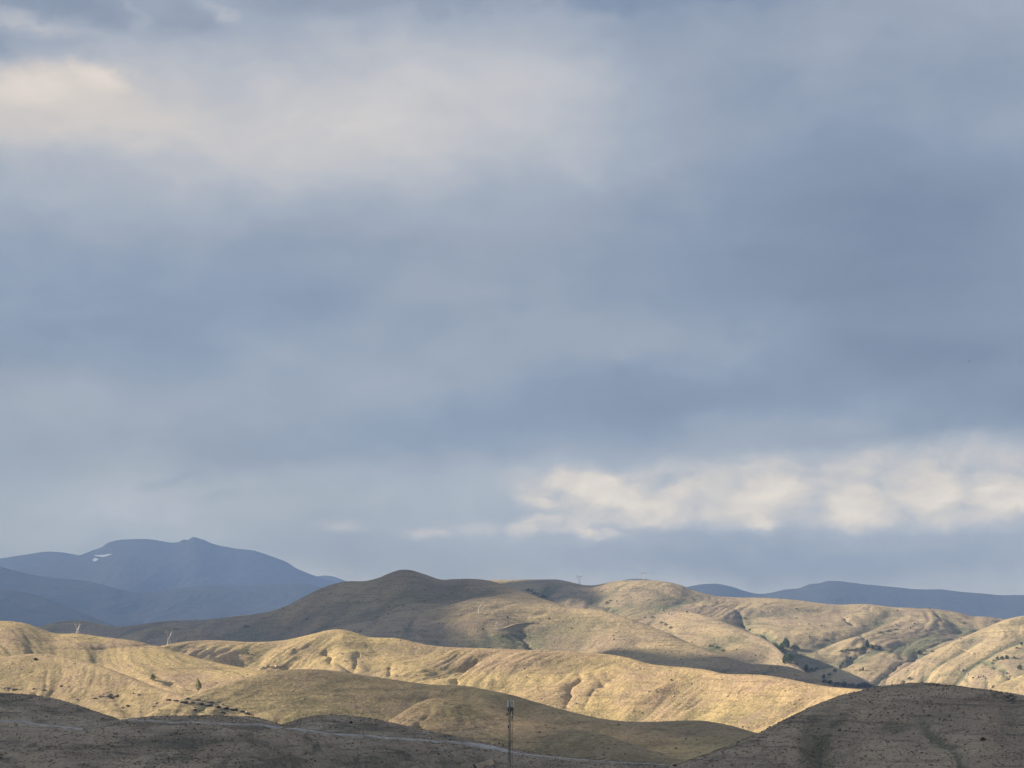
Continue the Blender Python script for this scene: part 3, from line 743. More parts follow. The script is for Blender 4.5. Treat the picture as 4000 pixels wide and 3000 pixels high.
def dup(root, loc, label=None, group=None, rz=0.0, sc=1.0):
    """copy of a thing with its parts and sub-parts"""
    r = root.copy(); COL.objects.link(r)
    r.location = loc; r.rotation_euler = (0, 0, rz)
    r.scale = sc if hasattr(sc, '__len__') else (sc, sc, sc)
    if label: r['label'] = label
    if group: r['group'] = group
    for ch in list(root.children):
        c = ch.copy(); COL.objects.link(c); c.parent = r
        for g in list(ch.children):
            q = g.copy(); COL.objects.link(q); q.parent = c
    return r

# ------------------------------------------------------------------ road and tracks
def smooth1(a, k):
    a = np.asarray(a, float)
    p = np.pad(a, k, mode='edge')
    return np.convolve(p, np.ones(2 * k + 1) / (2 * k + 1), 'valid')

def strip(name, pts, widths, only, mat, label, lift=.12, step=8, skirt=1.2, sm=9):
    us = np.arange(pts[0][0], pts[-1][0], step)
    vf = pchip([p[0] for p in pts], [p[1] for p in pts])
    wf = np.interp(us, [p[0] for p in pts], widths)
    y = np.array([ground_hit(u, float(vf(u)), only) for u in us])
    y = smooth1(y, sm)
    x = (us - 2000) / F * y
    tx = np.gradient(x); ty = np.gradient(y); l = np.hypot(tx, ty)
    nx, ny = -ty / l, tx / l           # away from the camera side
    k = np.sign(ny); nx, ny = nx * k, ny * k
    V = []; Fc = []
    zf = np.array([top_z(a + c * w / 2, b + d * w / 2) for a, b, c, d, w in zip(x, y, nx, ny, wf)])
    zn = np.array([top_z(a - c * w / 2, b - d * w / 2) for a, b, c, d, w in zip(x, y, nx, ny, wf)])
    z = smooth1(np.maximum(zf, zn), 3) + lift
    for i in range(len(us)):
        w = wf[i] / 2
        for o, dz in ((-w - skirt, -skirt - .3), (-w, 0), (0, .06), (w, 0), (w * 1.1 + .3, -.5)):
            V.append((x[i] + nx[i] * o, y[i] + ny[i] * o, z[i] + dz))
    n = 5
    for i in range(len(us) - 1):
        for j in range(n - 1):
            a = i * n + j
            Fc.append((a, a + 1, a + n + 1, a + n))
    me = bpy.data.meshes.new(name); me.from_pydata(V, [], Fc); me.update()
    o = link_mesh(name, me, MATS[mat])
    return tag(o, label, kind='structure')

KN = ('knoll_left', 'knoll_mid', 'knoll_right')
strip('road', [(-200, 2806), (0, 2817), (115, 2826), (258, 2842), (330, 2850)], [2.4] * 5, ('knoll_left',), 'gravel', 'pale gravel road at the far left')
strip('road', [(480, 2811), (560, 2817), (745, 2823), (900, 2828), (1000, 2834), (1060, 2839), (1100, 2844)], [2.3] * 5 + [4, 3.4], ('knoll_mid',), 'gravel', 'pale gravel road along the flat knoll')
strip('road', [(1095, 2845), (1229, 2862), (1458, 2879), (1687, 2894), (1800, 2901), (1870, 2908), (1905, 2916), (1940, 2927), (2000, 2940), (2172, 2960), (2400, 2977), (2573, 2986), (2640, 2989)],
      [2.5, 2.5, 2.5, 2.5, 3, 6.5, 9, 6.5, 3.2, 2.6, 2.4, 2.4, 2.4], ('knoll_right',), 'gravel', 'pale gravel road widening into a turnout left of the mast')
strip('track', [(1958, 2461), (1985, 2448), (2030, 2437), (2080, 2436)], [4] * 4, ('central_hill',), 'dirt', 'dirt track climbing from the white hut', lift=.5, step=4, sm=3)
strip('track', [(3742, 2527), (3770, 2540), (3808, 2561)], [4] * 3, ('back_ridge', 'right_flank'), 'dirt', 'dirt track on the sunlit right slope', lift=.6, step=4, sm=3)
strip('track', [(1850, 2999), (1885, 2985), (1925, 2968)], [1.1] * 3, ('front_spur',), 'dirt', 'faint footpath at the foot of the mast', lift=.1, step=5, sm=3)

# ------------------------------------------------------------------ snow patches
def snow(poly, label):
    h = snow_mountain
    P = np.array(poly, float)
    us = np.arange(P[:, 0].min() - 2, P[:, 0].max() + 2, .7)
    D = float(h.df(P[:, 0].mean()))
    ys = np.arange(D - 2200, D, 12)
    U, Y = np.meshgrid(us, ys)
    Z = h.height(U, Y)
    V = YH - (Z - CZ) / Y * F
    def inside(u, v):
        r = np.zeros(u.shape, bool)
        for (x1, y1), (x2, y2) in zip(P, np.roll(P, -1, 0)):
            c = ((y1 > v) != (y2 > v)) & (u < (x2 - x1) * (v - y1) / (y2 - y1 + 1e-12) + x1)
            r ^= c
        return r
    m = inside(U, V)
    fm = m[:-1, :-1] & m[1:, 1:] & m[1:, :-1] & m[:-1, 1:]
    idx = np.arange(U.size).reshape(U.shape)
    fr = np.stack([idx[:-1, :-1], idx[:-1, 1:], idx[1:, 1:], idx[1:, :-1]], -1)[fm]
    used, inv = np.unique(fr, return_inverse=True)
    co = np.stack([(U - 2000) / F * Y, Y - 3, Z + 9], -1).reshape(-1, 3)[used]
    me = bpy.data.meshes.new('snow_patch')
    me.from_pydata([tuple(c) for c in co], [], [tuple(f) for f in inv.reshape(-1, 4)]); me.update()
    o = link_mesh('snow_patch', me, MATS['snow'])
    tag(o, label, 'snow patch')
snow([(360, 2169), (380, 2171), (410, 2170), (425, 2166), (438, 2167), (436, 2171), (422, 2177), (400, 2180), (376, 2177)], 'long thin snow patch, upper of the two on the blue mountain')
snow([(356, 2191), (364, 2187), (371, 2181), (380, 2184), (388, 2190), (380, 2194), (368, 2198)], 'small diamond shaped snow patch below the long one')

# ------------------------------------------------------------------ pylons
def make_pylon():
    h = 30.0
    root = empty('pylon', (0, 0, 0), 'pylon', 'pylon', 'power line pylons on the hills')
    wb, ww, hw = 3.4, 1.1, 13.5
    lv = [0, 4, 7.5, 10.5, hw]
    def half(z): return wb + (ww - wb) * z / hw
    for sx in (-1, 1):
        for sy in (-1, 1):
            MB().bar((sx * wb, sy * wb, -1.5), (sx * ww, sy * ww, hw), .22, .16).part('leg', 'steel', root)
            MB().box((sx * wb, sy * wb, -.6), 1.1, 1.1, 1.6).part('footing', 'concrete', root)
    b = MB()
    for z0, z1 in zip(lv[:-1], lv[1:]):
        a, c = half(z0), half(z1)
        for (p, q) in (((-1, -1), (1, -1)), ((1, -1), (1, 1)), ((1, 1), (-1, 1)), ((-1, 1), (-1, -1))):
            b.bar((p[0] * a, p[1] * a, z0), (q[0] * c, q[1] * c, z1), .10)
            b.bar((q[0] * a, q[1] * a, z0), (p[0] * c, p[1] * c, z1), .10)
            b.bar((p[0] * c, p[1] * c, z1), (q[0] * c, q[1] * c, z1), .10)
    b.part('bracing', 'steel', root)
    for sx in (-1, 1):
        m = MB()
        for sy in (-1, 1):
            m.bar((sx * .5, sy * ww, hw), (sx * 4.6, sy * .6, 23), .10)
            m.bar((sx * ww, sy * ww, hw), (sx * 5.4, sy * .6, 23), .12)
            for k in range(6):
                f0, f1 = k / 6, (k + 1) / 6
                yy = ww + (.6 - ww) * f0
                m.bar((sx * (.5 + 4.1 * f0), sy * yy, hw + 9.5 * f0), (sx * (ww + (5.4 - ww) * f1), sy * (ww + (.6 - ww) * f1), hw + 9.5 * f1), .05)
        m.part('window_arm', 'steel', root)
        p = MB()
        for sy in (-1, 1):
            p.bar((sx * 4.6, sy * .6, 24), (sx * 5.6, 0, h), .15, .08)
            p.bar((sx * 5.6, sy * .6, 24), (sx * 5.6, 0, h), .15, .08)
        p.bar((sx * 4.9, 0, 26), (sx * 5.6, 0, 26), .1).bar((sx * 5.2, 0, 28), (sx * 5.6, 0, 28), .1)
        p.part('earth_wire_peak', 'red_steel', root)
    c = MB()
    for sy in (-1, 1):
        for z in (23.0, 24.2): c.bar((-9.2 if z < 24 else -7.5, sy * .6, z), (9.2 if z < 24 else 7.5, sy * .6, z), .20)
        for k in range(12):
            x0 = -7.5 + 15 * k / 12; x1 = x0 + 15 / 12
            c.bar((x0, sy * .6, 23 if k % 2 else 24.2), (x1, sy * .6, 24.2 if k % 2 else 23), .08)
    for sx in (-1, 1): c.bar((sx * 9.2, -.6, 23), (sx * 9.2, .6, 23), .1)
    c.part('crossarm', 'steel', root)
    for x in (-8.6, 0, 8.6):
        m = MB()
        for k in range(5): m.bar((x, 0, 22.9 - k * .5), (x, 0, 22.5 - k * .5), .22, .12, 6)
        m.part('insulator', 'porcelain', root)
    return root

PYL = make_pylon()
first = True
for (u, vtop, vbot, hill, back, label) in [
    (660, 2455, 2516, 'lit_ridge', 4, 'pale pylon with red peaks standing in the saddle between the two golden hills'),
    (303, 2430, 2476, 'pylon_hill', 25, 'T shaped pylon behind the crest of the golden hill at far left'),
    (1875, 2332, 2400, 'central_hill', None, 'tall grey pylon high on the central hill slope, above the white hut'),
    (1938, 2414, 2460, 'central_hill', None, 'grey pylon standing right behind the small white hut'),
    (2170, 2319, 2358, 'central_hill', 60, 'pylon half hidden behind the right shoulder of the central hill'),
    (2263, 2243, 2283, 'back_ridge', 30, 'faint pylon on the skyline in the dip of the back ridge'),
    (2514, 2230, 2268, 'back_ridge', 30, 'pylon on the skyline on top of the rounded back ridge'),
]:
    H = [h for h in HILLS if h.key == hill][0]
    if back is None:
        p = place(u, vbot, (hill,))
    else:
        y = float(H.df(u)) + back
        x = (u - 2000) / F * y
        p = Vector((x, y, top_z(x, y)))
        p.z = top_z(x, y)
    ztop = CZ + (YH - vtop) / F * p.y
    sc = max(.5, (ztop - p.z) / 30.0)
    if first:
        PYL.location = p; PYL.scale = (sc, sc, sc); PYL['label'] = label; first = False
    else:
        dup(PYL, p, label, None, 0.0, sc)
PYL.rotation_euler = (0, 0, .15)

# ------------------------------------------------------------------ telecom mast
def make_mast():
    D = 600.0
    px = D / F
    x = (1994 - 2000) * px
    ztop = CZ + (YH - 2726) * px
    zg = top_z(x, D)
    H = ztop - zg
    root = empty('telecom_mast', (x, D, zg), 'slim lattice telecom mast with white panel antennas and a round dish', 'telecom mast')
    w = .60
    top = H - 1.2
    legs = [(-w, -.35), (w, -.35), (0, .69)]
    for (a, b) in legs:
        MB().bar((a, b, 0), (a, b, top), .045, .032, 6).part('leg', 'dark_steel', root)
    br = MB()
    n = int(top / 1.05)
    for k in range(n):
        z0 = k * top / n; z1 = (k + 1) * top / n
        for i in range(3):
            p, q = legs[i], legs[(i + 1) % 3]
            if k % 2: p, q = q, p
            br.bar((p[0], p[1], z0), (q[0], q[1], z1), .014)
            br.bar((p[0], p[1], z1), (q[0], q[1], z1), .012)
    o = br.part('bracing', 'dark_steel', root)
    MB().box((-.12, -.28, top * .5 + top * .02), .12, .08, top * .94).part('cable_run', 'dark_steel', root)
    MB().box((-.36, -.45, top - 9.0), .13, .10, 14).part('cable_run', 'dark_steel', root)
    MB().bar((-.45, 0, top - 1.0), (-.45, 0, top + 1.9), .05, .02, 6).part('lightning_rod', 'dark_steel', root)
    for (ax, ay, ww, rz) in [(-.68, -.55, .36, .1), (.72, -.25, .24, 1.0), (.10, .95, .20, 2.4)]:
        m = MB().box((ax, ay, top - .35), ww, .20, 1.75, rz)
        m.box((ax, ay, top - 1.26), ww * .8, .14, .10, rz); m.box((ax, ay, top + .56), ww * .9, .16, .08, rz)
        pa = m.part('panel_antenna', 'white_plastic', root)
        MB().bar((ax * .85, ay * .85 + .08, top - 3.2), (ax * .85, ay * .85 + .08, top + .7), .05, .05, 6).part('antenna_pole', 'dark_steel', root)
        MB().box((ax * .8, ay * .8 - .06, top - 1.95), .40, .26, 1.05, rz).part('radio_unit', 'dark_steel', root)
        for bz in (-1.6, .2): MB().bar((0, .1, top + bz), (ax * .85, ay * .85 + .08, top + bz), .04).part('antenna_bracket', 'dark_steel', root)
    for (ax, z) in ((.62, top - 3.0), (-.95, top - 3.3), (.5, top - 4.0)):
        MB().box((ax, -.3, z), .30, .22, .75).part('radio_unit', 'dark_steel', root)
    d = MB()
    dz = H - (2829 - 2726) * px
    k = 14; cx, cy = -.72, -.85
    d.bar((cx, cy + .22, dz), (cx, cy, dz), .10, .33, k).bar((cx, cy, dz), (cx, cy - .16, dz), .34, .31, k)
    dish = d.part('dish', 'white_plastic', root, True)
    MB().bar((-.5, -.35, dz), (cx, cy + .2, dz), .05).part('dish_arm', 'dark_steel', root)
    MB().box((-.55, -.5, dz - .75), .3, .25, .6).part('radio_unit', 'dark_steel', root)
    MB().box((0, 0, .1), 2.6, 2.6, .6).part('base_slab', 'concrete', root)
    return root
make_mast()

# ------------------------------------------------------------------ trees and shrubs
def clump(bm_v, bm_f, c, r, rnd, flat=.6):
    """a small ragged tuft of leaves: two crossed bent leaf faces"""
    for k in range(2):
        n = Vector((rnd.gauss(0, 1), rnd.gauss(0, 1), rnd.gauss(0, flat))).normalized()
        u = n.orthogonal().normalized(); w = n.cross(u)
        a = rnd.uniform(0, 6.28)
        u, w = u * math.cos(a) + w * math.sin(a), w * math.cos(a) - u * math.sin(a)
        i = len(bm_v)
        for (p, q, t) in ((-1, -.5, -.2), (0.1, -.9, .25), (1, .1, -.15), (.2, .9, .2)):
            bm_v.append(tuple(c + u * (p * r * rnd.uniform(.7, 1.2)) + w * (q * r * rnd.uniform(.7, 1.2)) + n * (t * r)))
        bm_f.append((i, i + 1, i + 2)); bm_f.append((i, i + 2, i + 3))

def crown_mesh(name, lobes, n, r, mat, seed):
    rnd = random.Random(seed)
    V, Fc = [], []
    for k in range(n):
        (cx, cy, cz, rx, ry, rz) = rnd.choice(lobes)
        while True:
            p = Vector((rnd.uniform(-1, 1), rnd.uniform(-1, 1), rnd.uniform(-1, 1)))
            if .25 < p.length < 1: break
        p = p * (p.length ** -.35)
        c = Vector((cx + p.x * rx, cy + p.y * ry, cz + p.z * rz))
        if c.z < .04: c.z = .04
        clump(V, Fc, c, r * rnd.uniform(.6, 1.3), rnd)
    me = bpy.data.meshes.new(name); me.from_pydata(V, [], Fc); me.update()
    me.materials.append(MATS[mat])
    return me

def make_tree(kind, mat, seed):
    """unit height tree: tapered trunk with limbs, and a crown of leaf tufts"""
    rnd = random.Random(seed)
    root = bpy.data.objects.new('tree', None); COL.objects.link(root)
    root['category'] = 'tree'; root['group'] = 'trees in the folds of the hills'
    if kind == 'upright':
        lobes = [(0, 0, .45, .20, .20, .30), (.05, 0, .7, .15, .15, .24), (-.08, .02, .30, .20, .18, .20), (-.02, -.03, .86, .08, .08, .13), (.13, 0, .5, .14, .14, .22), (-.14, 0, .62, .10, .1, .16)]
    elif kind == 'round':
        lobes = [(0, 0, .42, .36, .34, .32), (.26, .05, .36, .26, .24, .26), (-.27, -.05, .40, .24, .24, .28), (.06, 0, .72, .22, .22, .22), (-.12, .05, .64, .2, .2, .2), (.2, 0, .62, .14, .14, .2)]
    else:
        lobes = [(0, 0, .35, .5, .4, .3), (.5, .1, .3, .4, .3, .26), (-.55, 0, .28, .4, .3, .24), (.15, 0, .6, .3, .25, .26), (-.3, 0, .5, .25, .2, .2), (.8, 0, .25, .25, .2, .18)]
    lobes = [(a + rnd.uniform(-.04, .04), b + rnd.uniform(-.04, .04), c, d, e, f) for a, b, c, d, e, f in lobes]
    t = MB().bar((0, 0, -.08), (.01, 0, .22), .035, .026, 7).bar((.01, 0, .22), (-.01, .01, .55), .026, .010, 6)
    for k in range(6):
        z = .15 + .06 * k; a = k * 2.4
        t.bar((0, 0, z), (math.cos(a) * .2, math.sin(a) * .2, z + .16), .014, .004, 5)
    t.part('trunk', 'bark', root)
    link_mesh('crown', crown_mesh('crown', lobes, 330, .060, mat, seed), None, root)
    return root

TREES = {'upright': [make_tree('upright', 'leaf', 1), make_tree('upright', 'leaf', 2)], 'round': [make_tree('round', 'leaf', 3), make_tree('round', 'leaf', 4)],
         'low': [make_tree('low', 'leaf', 5)], 'olive': [make_tree('round', 'leaf_olive', 6)]}
CROWN_W = {}
for _l in TREES.values():
    for _r in _l:
        for _c in _r.children:
            if _c.name.startswith('crown'):
                CROWN_W[_c.data.name] = max(v.co.x for v in _c.data.vertices) - min(v.co.x for v in _c.data.vertices)
RND = random.Random(77)
def tree(kind, u, v, hpx, wpx, label, only=None, group='trees in the folds of the hills'):
    p = place(u, v, only)
    h = hpx / F * p.y
    src = RND.choice(TREES[kind])
    cw = [c for c in src.children if c.name.startswith('crown')][0].data
    base_w = CROWN_W[cw.name]
    wx = wpx / F * p.y / base_w
    dup(src, p, label, group, RND.uniform(0, 6.28) if kind != 'low' else RND.uniform(-.3, .3), (wx, wx, h))

tree('olive', 776, 2702, 54, 34, 'lone upright tree at the head of the golden gully', ('pylon_hill', 'mid_ridge'))
tree('olive', 597, 2662, 32, 32, 'small dark tree in the gully left of the lone tree', ('pylon_hill',))
VT = [('round', 3070, 2536, 48, 36), ('low', 3103, 2542, 32, 38), ('round', 3053, 2535, 28, 24), ('round', 3081, 2593, 48, 40), ('upright', 3064, 2595, 36, 24), ('round', 3096, 2582, 30, 22),
      ('round', 3150, 2625, 32, 26), ('low', 3170, 2625, 20, 30), ('low', 3190, 2617, 14, 20), ('upright', 3113, 2600, 14, 12),
      ('upright', 3388, 2536, 38, 22), ('round', 3404, 2537, 22, 26), ('round', 3372, 2540, 16, 18), ('low', 3350, 2542, 15, 44), ('low', 3330, 2544, 12, 36), ('low', 3310, 2545, 12, 36), ('low', 3290, 2548, 11, 32), ('round', 3436, 2541, 19, 22), ('low', 3420, 2530, 12, 20),
      ('low', 3229, 2506, 13, 24), ('round', 3592, 2560, 22, 26), ('low', 3573, 2556, 13, 22), ('low', 3611, 2547, 12, 20), ('low', 3642, 2549, 11, 22),
      ('low', 3554, 2658, 19, 30), ('low', 3528, 2668, 12, 24), ('round', 3218, 2652, 18, 20), ('low', 3240, 2641, 14, 24), ('round', 3262, 2627, 15, 18), ('round', 3283, 2613, 17, 16), ('round', 3291, 2599, 15, 16), ('low', 3308, 2589, 12, 22), ('upright', 3323, 2578, 14, 12),
      ('low', 3222, 2670, 17, 46), ('round', 3243, 2674, 18, 34), ('low', 3272, 2680, 20, 62), ('round', 3298, 2684, 22, 44), ('low', 3328, 2688, 24, 70), ('low', 3366, 2688, 25, 74), ('round', 3380, 2687, 24, 44), ('low', 3408, 2686, 16, 52), ('upright', 3371, 2620, 14, 10), ('low', 3362, 2622, 12, 20),
      ('round', 3896, 2579, 17, 20), ('round', 3914, 2579, 18, 20), ('round', 3933, 2577, 19, 20), ('low', 3962, 2575, 14, 26), ('low', 3882, 2584, 12, 20), ('low', 3877, 2595, 12, 16), ('round', 3991, 2521, 15, 22), ('low', 3973, 2535, 9, 24), ('round', 3983, 2617, 22, 22),
      ('low', 3440, 2475, 10, 24), ('low', 3470, 2470, 10, 24), ('low', 3500, 2463, 9, 22), ('upright', 3557, 2459, 12, 6), ('low', 3617, 2467, 8, 14), ('low', 3765, 2437, 10, 18),
      ('low', 2601, 2446, 15, 22), ('low', 2620, 2458, 14, 24), ('low', 2585, 2436, 10, 22), ('low', 2372, 2361, 13, 24), ('low', 2385, 2350, 9, 20), ('low', 2550, 2414, 8, 34),
      ('low', 2775, 2528, 11, 26), ('low', 2802, 2535, 13, 26), ('low', 2825, 2546, 12, 26), ('low', 2911, 2420, 10, 18), ('low', 2900, 2447, 10, 24), ('low', 2930, 2462, 8, 24), ('low', 2065, 2312, 16, 34), ('low', 2090, 2325, 16, 36), ('low', 2120, 2336, 14, 34), ('low', 960, 2452, 13, 26)]
ZONES = [((3040, 3112, 2500, 2560), 'in the upper clump where the two valleys meet'), ((3050, 3112, 2575, 2600), 'in the clump just below the valley fork'),
         ((3112, 3200, 2595, 2630), 'in the loose row right of the valley fork'), ((3280, 3445, 2520, 2560), 'in the hedge-like row on the green spur'),
         ((3200, 3380, 2570, 2660), 'in the diagonal line running down the fold'), ((3200, 3430, 2660, 2700), "in the shaded thicket above the dark hill's left crest"),
         ((3500, 3660, 2540, 2570), 'in the row on the sunlit slope at right'), ((3500, 3600, 2640, 2680), 'just above the crest of the steep dark hill'),
         ((3860, 3960, 2560, 2600), 'in the row on the rocky right flank'), ((3961, 4000, 2500, 2640), 'at the right edge of the photo'),
         ((3430, 3780, 2430, 2490), 'in the line along the upper right slope'), ((3220, 3240, 2490, 2515), 'alone above the wooded valley'),
         ((2360, 2400, 2340, 2370), 'in the green dip below the rounded back ridge'), ((2540, 2630, 2400, 2470), 'in the ravine at the head of the sunlit spur'),
         ((2770, 2830, 2520, 2550), 'in the dark ravine behind the central hill'), ((2890, 2940, 2410, 2470), 'below the dark gully of the back ridge'),
         ((2050, 2130, 2300, 2340), 'in the shade behind the central hill shoulder'), ((900, 1000, 2440, 2460), 'alone on the shaded left foothill')]
KW = {'round': 'rounded green tree', 'upright': 'slim upright green tree', 'low': 'low green thicket'}
ORD = ['leftmost', 'second', 'third', 'fourth', 'fifth', 'sixth', 'seventh', 'eighth', 'ninth', 'tenth']
done = {}
rest = sorted(VT, key=lambda q: q[1])
for k, u, v, h, w in rest:
    zi, zone = next(((i, z) for i, (b, z) in enumerate(ZONES) if b[0] <= u <= b[1] and b[2] <= v <= b[3]), (99, 'in a fold of the far hills'))
    same = [q for q in rest if q[0] == k and any(i == zi and b[0] <= q[1] <= b[1] and b[2] <= q[2] <= b[3] for i, (b, z) in enumerate(ZONES))]
    n = done.get((zi, k), 0); done[(zi, k)] = n + 1
    if len(same) <= 1: lab = KW[k] + ' ' + zone
    elif n == 0: lab = 'leftmost ' + KW[k] + ' ' + zone
    elif n == len(same) - 1: lab = 'rightmost ' + KW[k] + ' ' + zone
    else: lab = ORD[n] + ' ' + KW[k] + ' from left ' + zone
    tree(k, u, v, h, w, lab, None, 'trees and thickets of the far folds')
for lst in TREES.values():
    for r in lst:
        for c in list(r.children): bpy.data.objects.remove(c)
        bpy.data.objects.remove(r)

shrub_me = [crown_mesh('shrub', [(0, 0, .3, .42, .42, .34), (.25, .1, .28, .26, .26, .26), (-.24, -.1, .25, .28, .26, .24), (0, 0, .55, .2, .2, .2)], 70, .16, 'scrub', 30 + k) for k in range(3)]
def shrub(u, v, wpx, label, group, only=None, hf=.75):
    p = place(u, v, only)
    w = wpx / F * p.y
    o = bpy.data.objects.new('shrub', RND.choice(shrub_me))
    o.location = p; o.scale = (w, w, w * hf); o.rotation_euler = (0, 0, RND.uniform(0, 6.28))
    COL.objects.link(o)
    tag(o, label, 'shrub', group)

G = 'shrubs dotted on the far golden slopes'; LG = 'shrub on the far slopes'
GN = 'shrubs on the shaded near hills'; LN = 'shrub on the shaded ground'
for (u, v, w, lab, hill) in [
    (1647, 2851, 10, 'round dark bush on the edge of the shaded knoll', None), (1758, 2891, 9, 'dark bush above the gravel road', None), (1950, 2907, 9, 'dark bush just right of the road turnout', None),
    (1914, 2922, 9, 'dark bush on the lower rim of the turnout', None), (2636, 2993, 14, 'dark bush at the right end of the gravel road', None), (2416, 2832, 8, 'dark shrub on the shaded ridge crest right of the mast', None),
    (2640, 2925, 9, 'upright dark shrub on the shaded saddle', None), (139, 2580, 18, 'lone dark bush on the golden hill at left', ('left_hill',)), (968, 2554, 10, 'lone bush on the sunlit ridge near the saddle', None),
    (3527, 2797, 9, 'black bush on the middle of the steep dark hill', None), (3867, 2806, 10, 'dark bush on the right side of the steep dark hill', None), (3840, 2895, 20, 'wide dark bush low on the steep dark hill', None),
    (2107, 2863, 9, 'dark shrub on the shaded slope right of the mast', None), (1372, 2825, 14, 'dark bush on the flank of the shaded knoll', None), (2231, 2456, 8, 'dark bush in the middle of the golden far slope', None)]:
    shrub(u, v, w, lab, None, hill)
LANDMARKS = [(776, 2690, 'the lone upright tree'), (1992, 2800, 'the lattice mast'), (1920, 2920, 'the road turnout'), (3945, 2728, 'the boulder outcrop'), (660, 2485, 'the red peaked pylon'), (303, 2455, 'the far left pylon'),
             (1943, 2463, 'the white hut'), (1875, 2365, 'the tall pylon on the slope'), (1338, 2459, 'the hump of the sunlit ridge'), (3075, 2560, 'the wooded valley fork'), (3388, 2530, 'the hedge-like tree row'), (3915, 2579, 'the right flank tree row'),
             (3600, 2668, "the dark hill's top"), (2514, 2262, 'the skyline pylon'), (1400, 2800, 'the round shaded knoll'), (640, 2935, 'the low mound'), (40, 2695, 'the left bank shade'), (820, 2757, 'the long bank ledge'), (2230, 2740, 'the pale rocks of the ridge'),
             (1561, 2227, 'the rounded peak'), (2640, 2990, 'the right road end'), (3527, 2797, 'the black hill bush'), (3840, 2895, 'the wide dark bush'), (2900, 2840, 'the pale rocks at right'), (1045, 2606, 'the pale crag'), (258, 2842, 'the left road end'), (2605, 2400, 'the spur head')]
def where(u, v):
    d = [((a - u) ** 2 + (1.6 * (b - v)) ** 2, a, b, n) for a, b, n in LANDMARKS]
    q, a, b, n = min(d)
    side = ('right of ' if u > a else 'left of ') if abs(u - a) > 1.2 * abs(v - b) else ('below ' if v > b else 'above ')
    far = 'close ' if q < 60 ** 2 else 'well ' if q > 190 ** 2 else ''
    return far + side + n
def scatter(n, box, wr, label, group, seed):
    r = random.Random(seed)
    for k in range(n):
        u = r.uniform(box[0], box[1]); v = r.uniform(box[2], box[3])
        if ground_hit(u, v) is None: continue
        w = r.uniform(*wr); shrub(u, v, w, ('larger ' if w > (wr[0] + wr[1]) / 2 else 'tiny ') + label + ' ' + where(u, v), group)
scatter(16, (2700, 3990, 2700, 2990), (3, 7), LN, GN, 1)
scatter(18, (0, 2600, 2830, 2990), (3, 7), LN, GN, 2)
scatter(18, (1800, 2900, 2830, 2960), (4, 8), LN, GN, 3)
scatter(35, (0, 1900, 2580, 2790), (3, 7), 'shrub on golden grass', 'shrubs on the golden near ridges', 4)
scatter(30, (900, 3200, 2530, 2760), (3, 7), 'shrub on the sunlit ridge', 'shrubs on the long sunlit ridge', 5)
scatter(55, (1850, 3990, 2350, 2680), (4, 9), LG, G, 6)
scatter(18, (1000, 1900, 2290, 2500), (4, 9), 'shrub on the central hill', 'shrubs on the central hill', 7)

# ------------------------------------------------------------------ rocks
def rock_mesh(seed, mat):
    bm = bmesh.new()
    bmesh.ops.create_icosphere(bm, subdivisions=3, radius=.5)
    co = np.array([v.co[:] for v in bm.verts])
    n = fbm(co[:, 0] * 2.5 + seed, co[:, 1] * 2.5 + co[:, 2] * 2.1, seed, 3, .6)
    for v, q in zip(bm.verts, n):
        v.co = v.co * (1 + .6 * q)
        for ax in (Vector((.8, .5, .3)), Vector((-.6, .7, .4)), Vector((.1, -.9, .5)), Vector((0.2, .1, 1))):
            ax.normalize(); d = v.co.dot(ax) - .36
            if d > 0: v.co -= ax * d * .85
    me = bpy.data.meshes.new('rock'); bm.to_mesh(me); bm.free()
    me.materials.append(MATS[mat])
    return me
RK = [rock_mesh(k, 'rock') for k in range(3)]; RP = [rock_mesh(k + 5, 'pale_rock') for k in range(3)]; RL = [rock_mesh(k + 9, 'bank_shade') for k in range(3)]
def rocks(label, group, pts, pale=False, only=None):
    for (u, v, w, h) in pts:
        p = place(u, v, only)
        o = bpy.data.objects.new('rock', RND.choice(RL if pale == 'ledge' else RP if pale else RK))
        s = p.y / F
        o.location = p + Vector((0, 0, h * s * .3)); o.scale = (w * s, w * s * .9, h * s); o.rotation_euler = (RND.uniform(-.2, .2), RND.uniform(-.2, .2), RND.uniform(0, 6.28))
        COL.objects.link(o)
        tag(o, label if len(pts) < 3 else label + ', ' + where(u, v), 'rock', group)
rocks('boulder on the steep right hill', 'boulders of the outcrop on the right hill',
      [(3952, 2722, 18, 18), (3938, 2728, 16, 16), (3960, 2734, 14, 16), (3944, 2738, 16, 14), (3912, 2708, 9, 9), (3932, 2709, 8, 8), (3926, 2722, 10, 10), (3968, 2728, 10, 9)])
rocks('small grey rock', 'rocks on the dark right hill', [(RND.uniform(3350, 3990), RND.uniform(2760, 2990), RND.uniform(5, 12), RND.uniform(4, 8)) for k in range(26)])
rocks('pale rock on the golden left hill', 'rocks of the band below the left hill',
      [(RND.uniform(300, 980), 0, RND.uniform(7, 20), RND.uniform(4, 9)) for k in range(0)] +
      [(u, v + RND.uniform(-7, 7), RND.uniform(8, 20), RND.uniform(4, 9)) for u, v in [(400, 2718), (430, 2720), (445, 2719), (360, 2720), (300, 2731), (520, 2705), (540, 2712), (610, 2745), (650, 2737), (690, 2741), (730, 2743), (765, 2748), (800, 2752), (840, 2756), (870, 2762), (905, 2770), (940, 2778), (965, 2785), (820, 2768), (760, 2762), (620, 2770), (480, 2762), (450, 2756), (50, 2690), (130, 2700), (30, 2693), (600, 2760), (860, 2785), (700, 2776)]], True)
rocks('crag rock on the sunlit ridge', 'rocks of the crag on the sunlit ridge', [(1030, 2610, 14, 9), (1045, 2606, 16, 12), (1062, 2609, 14, 9), (1080, 2606, 16, 10), (1095, 2609, 12, 8), (1020, 2614, 10, 7)], True)
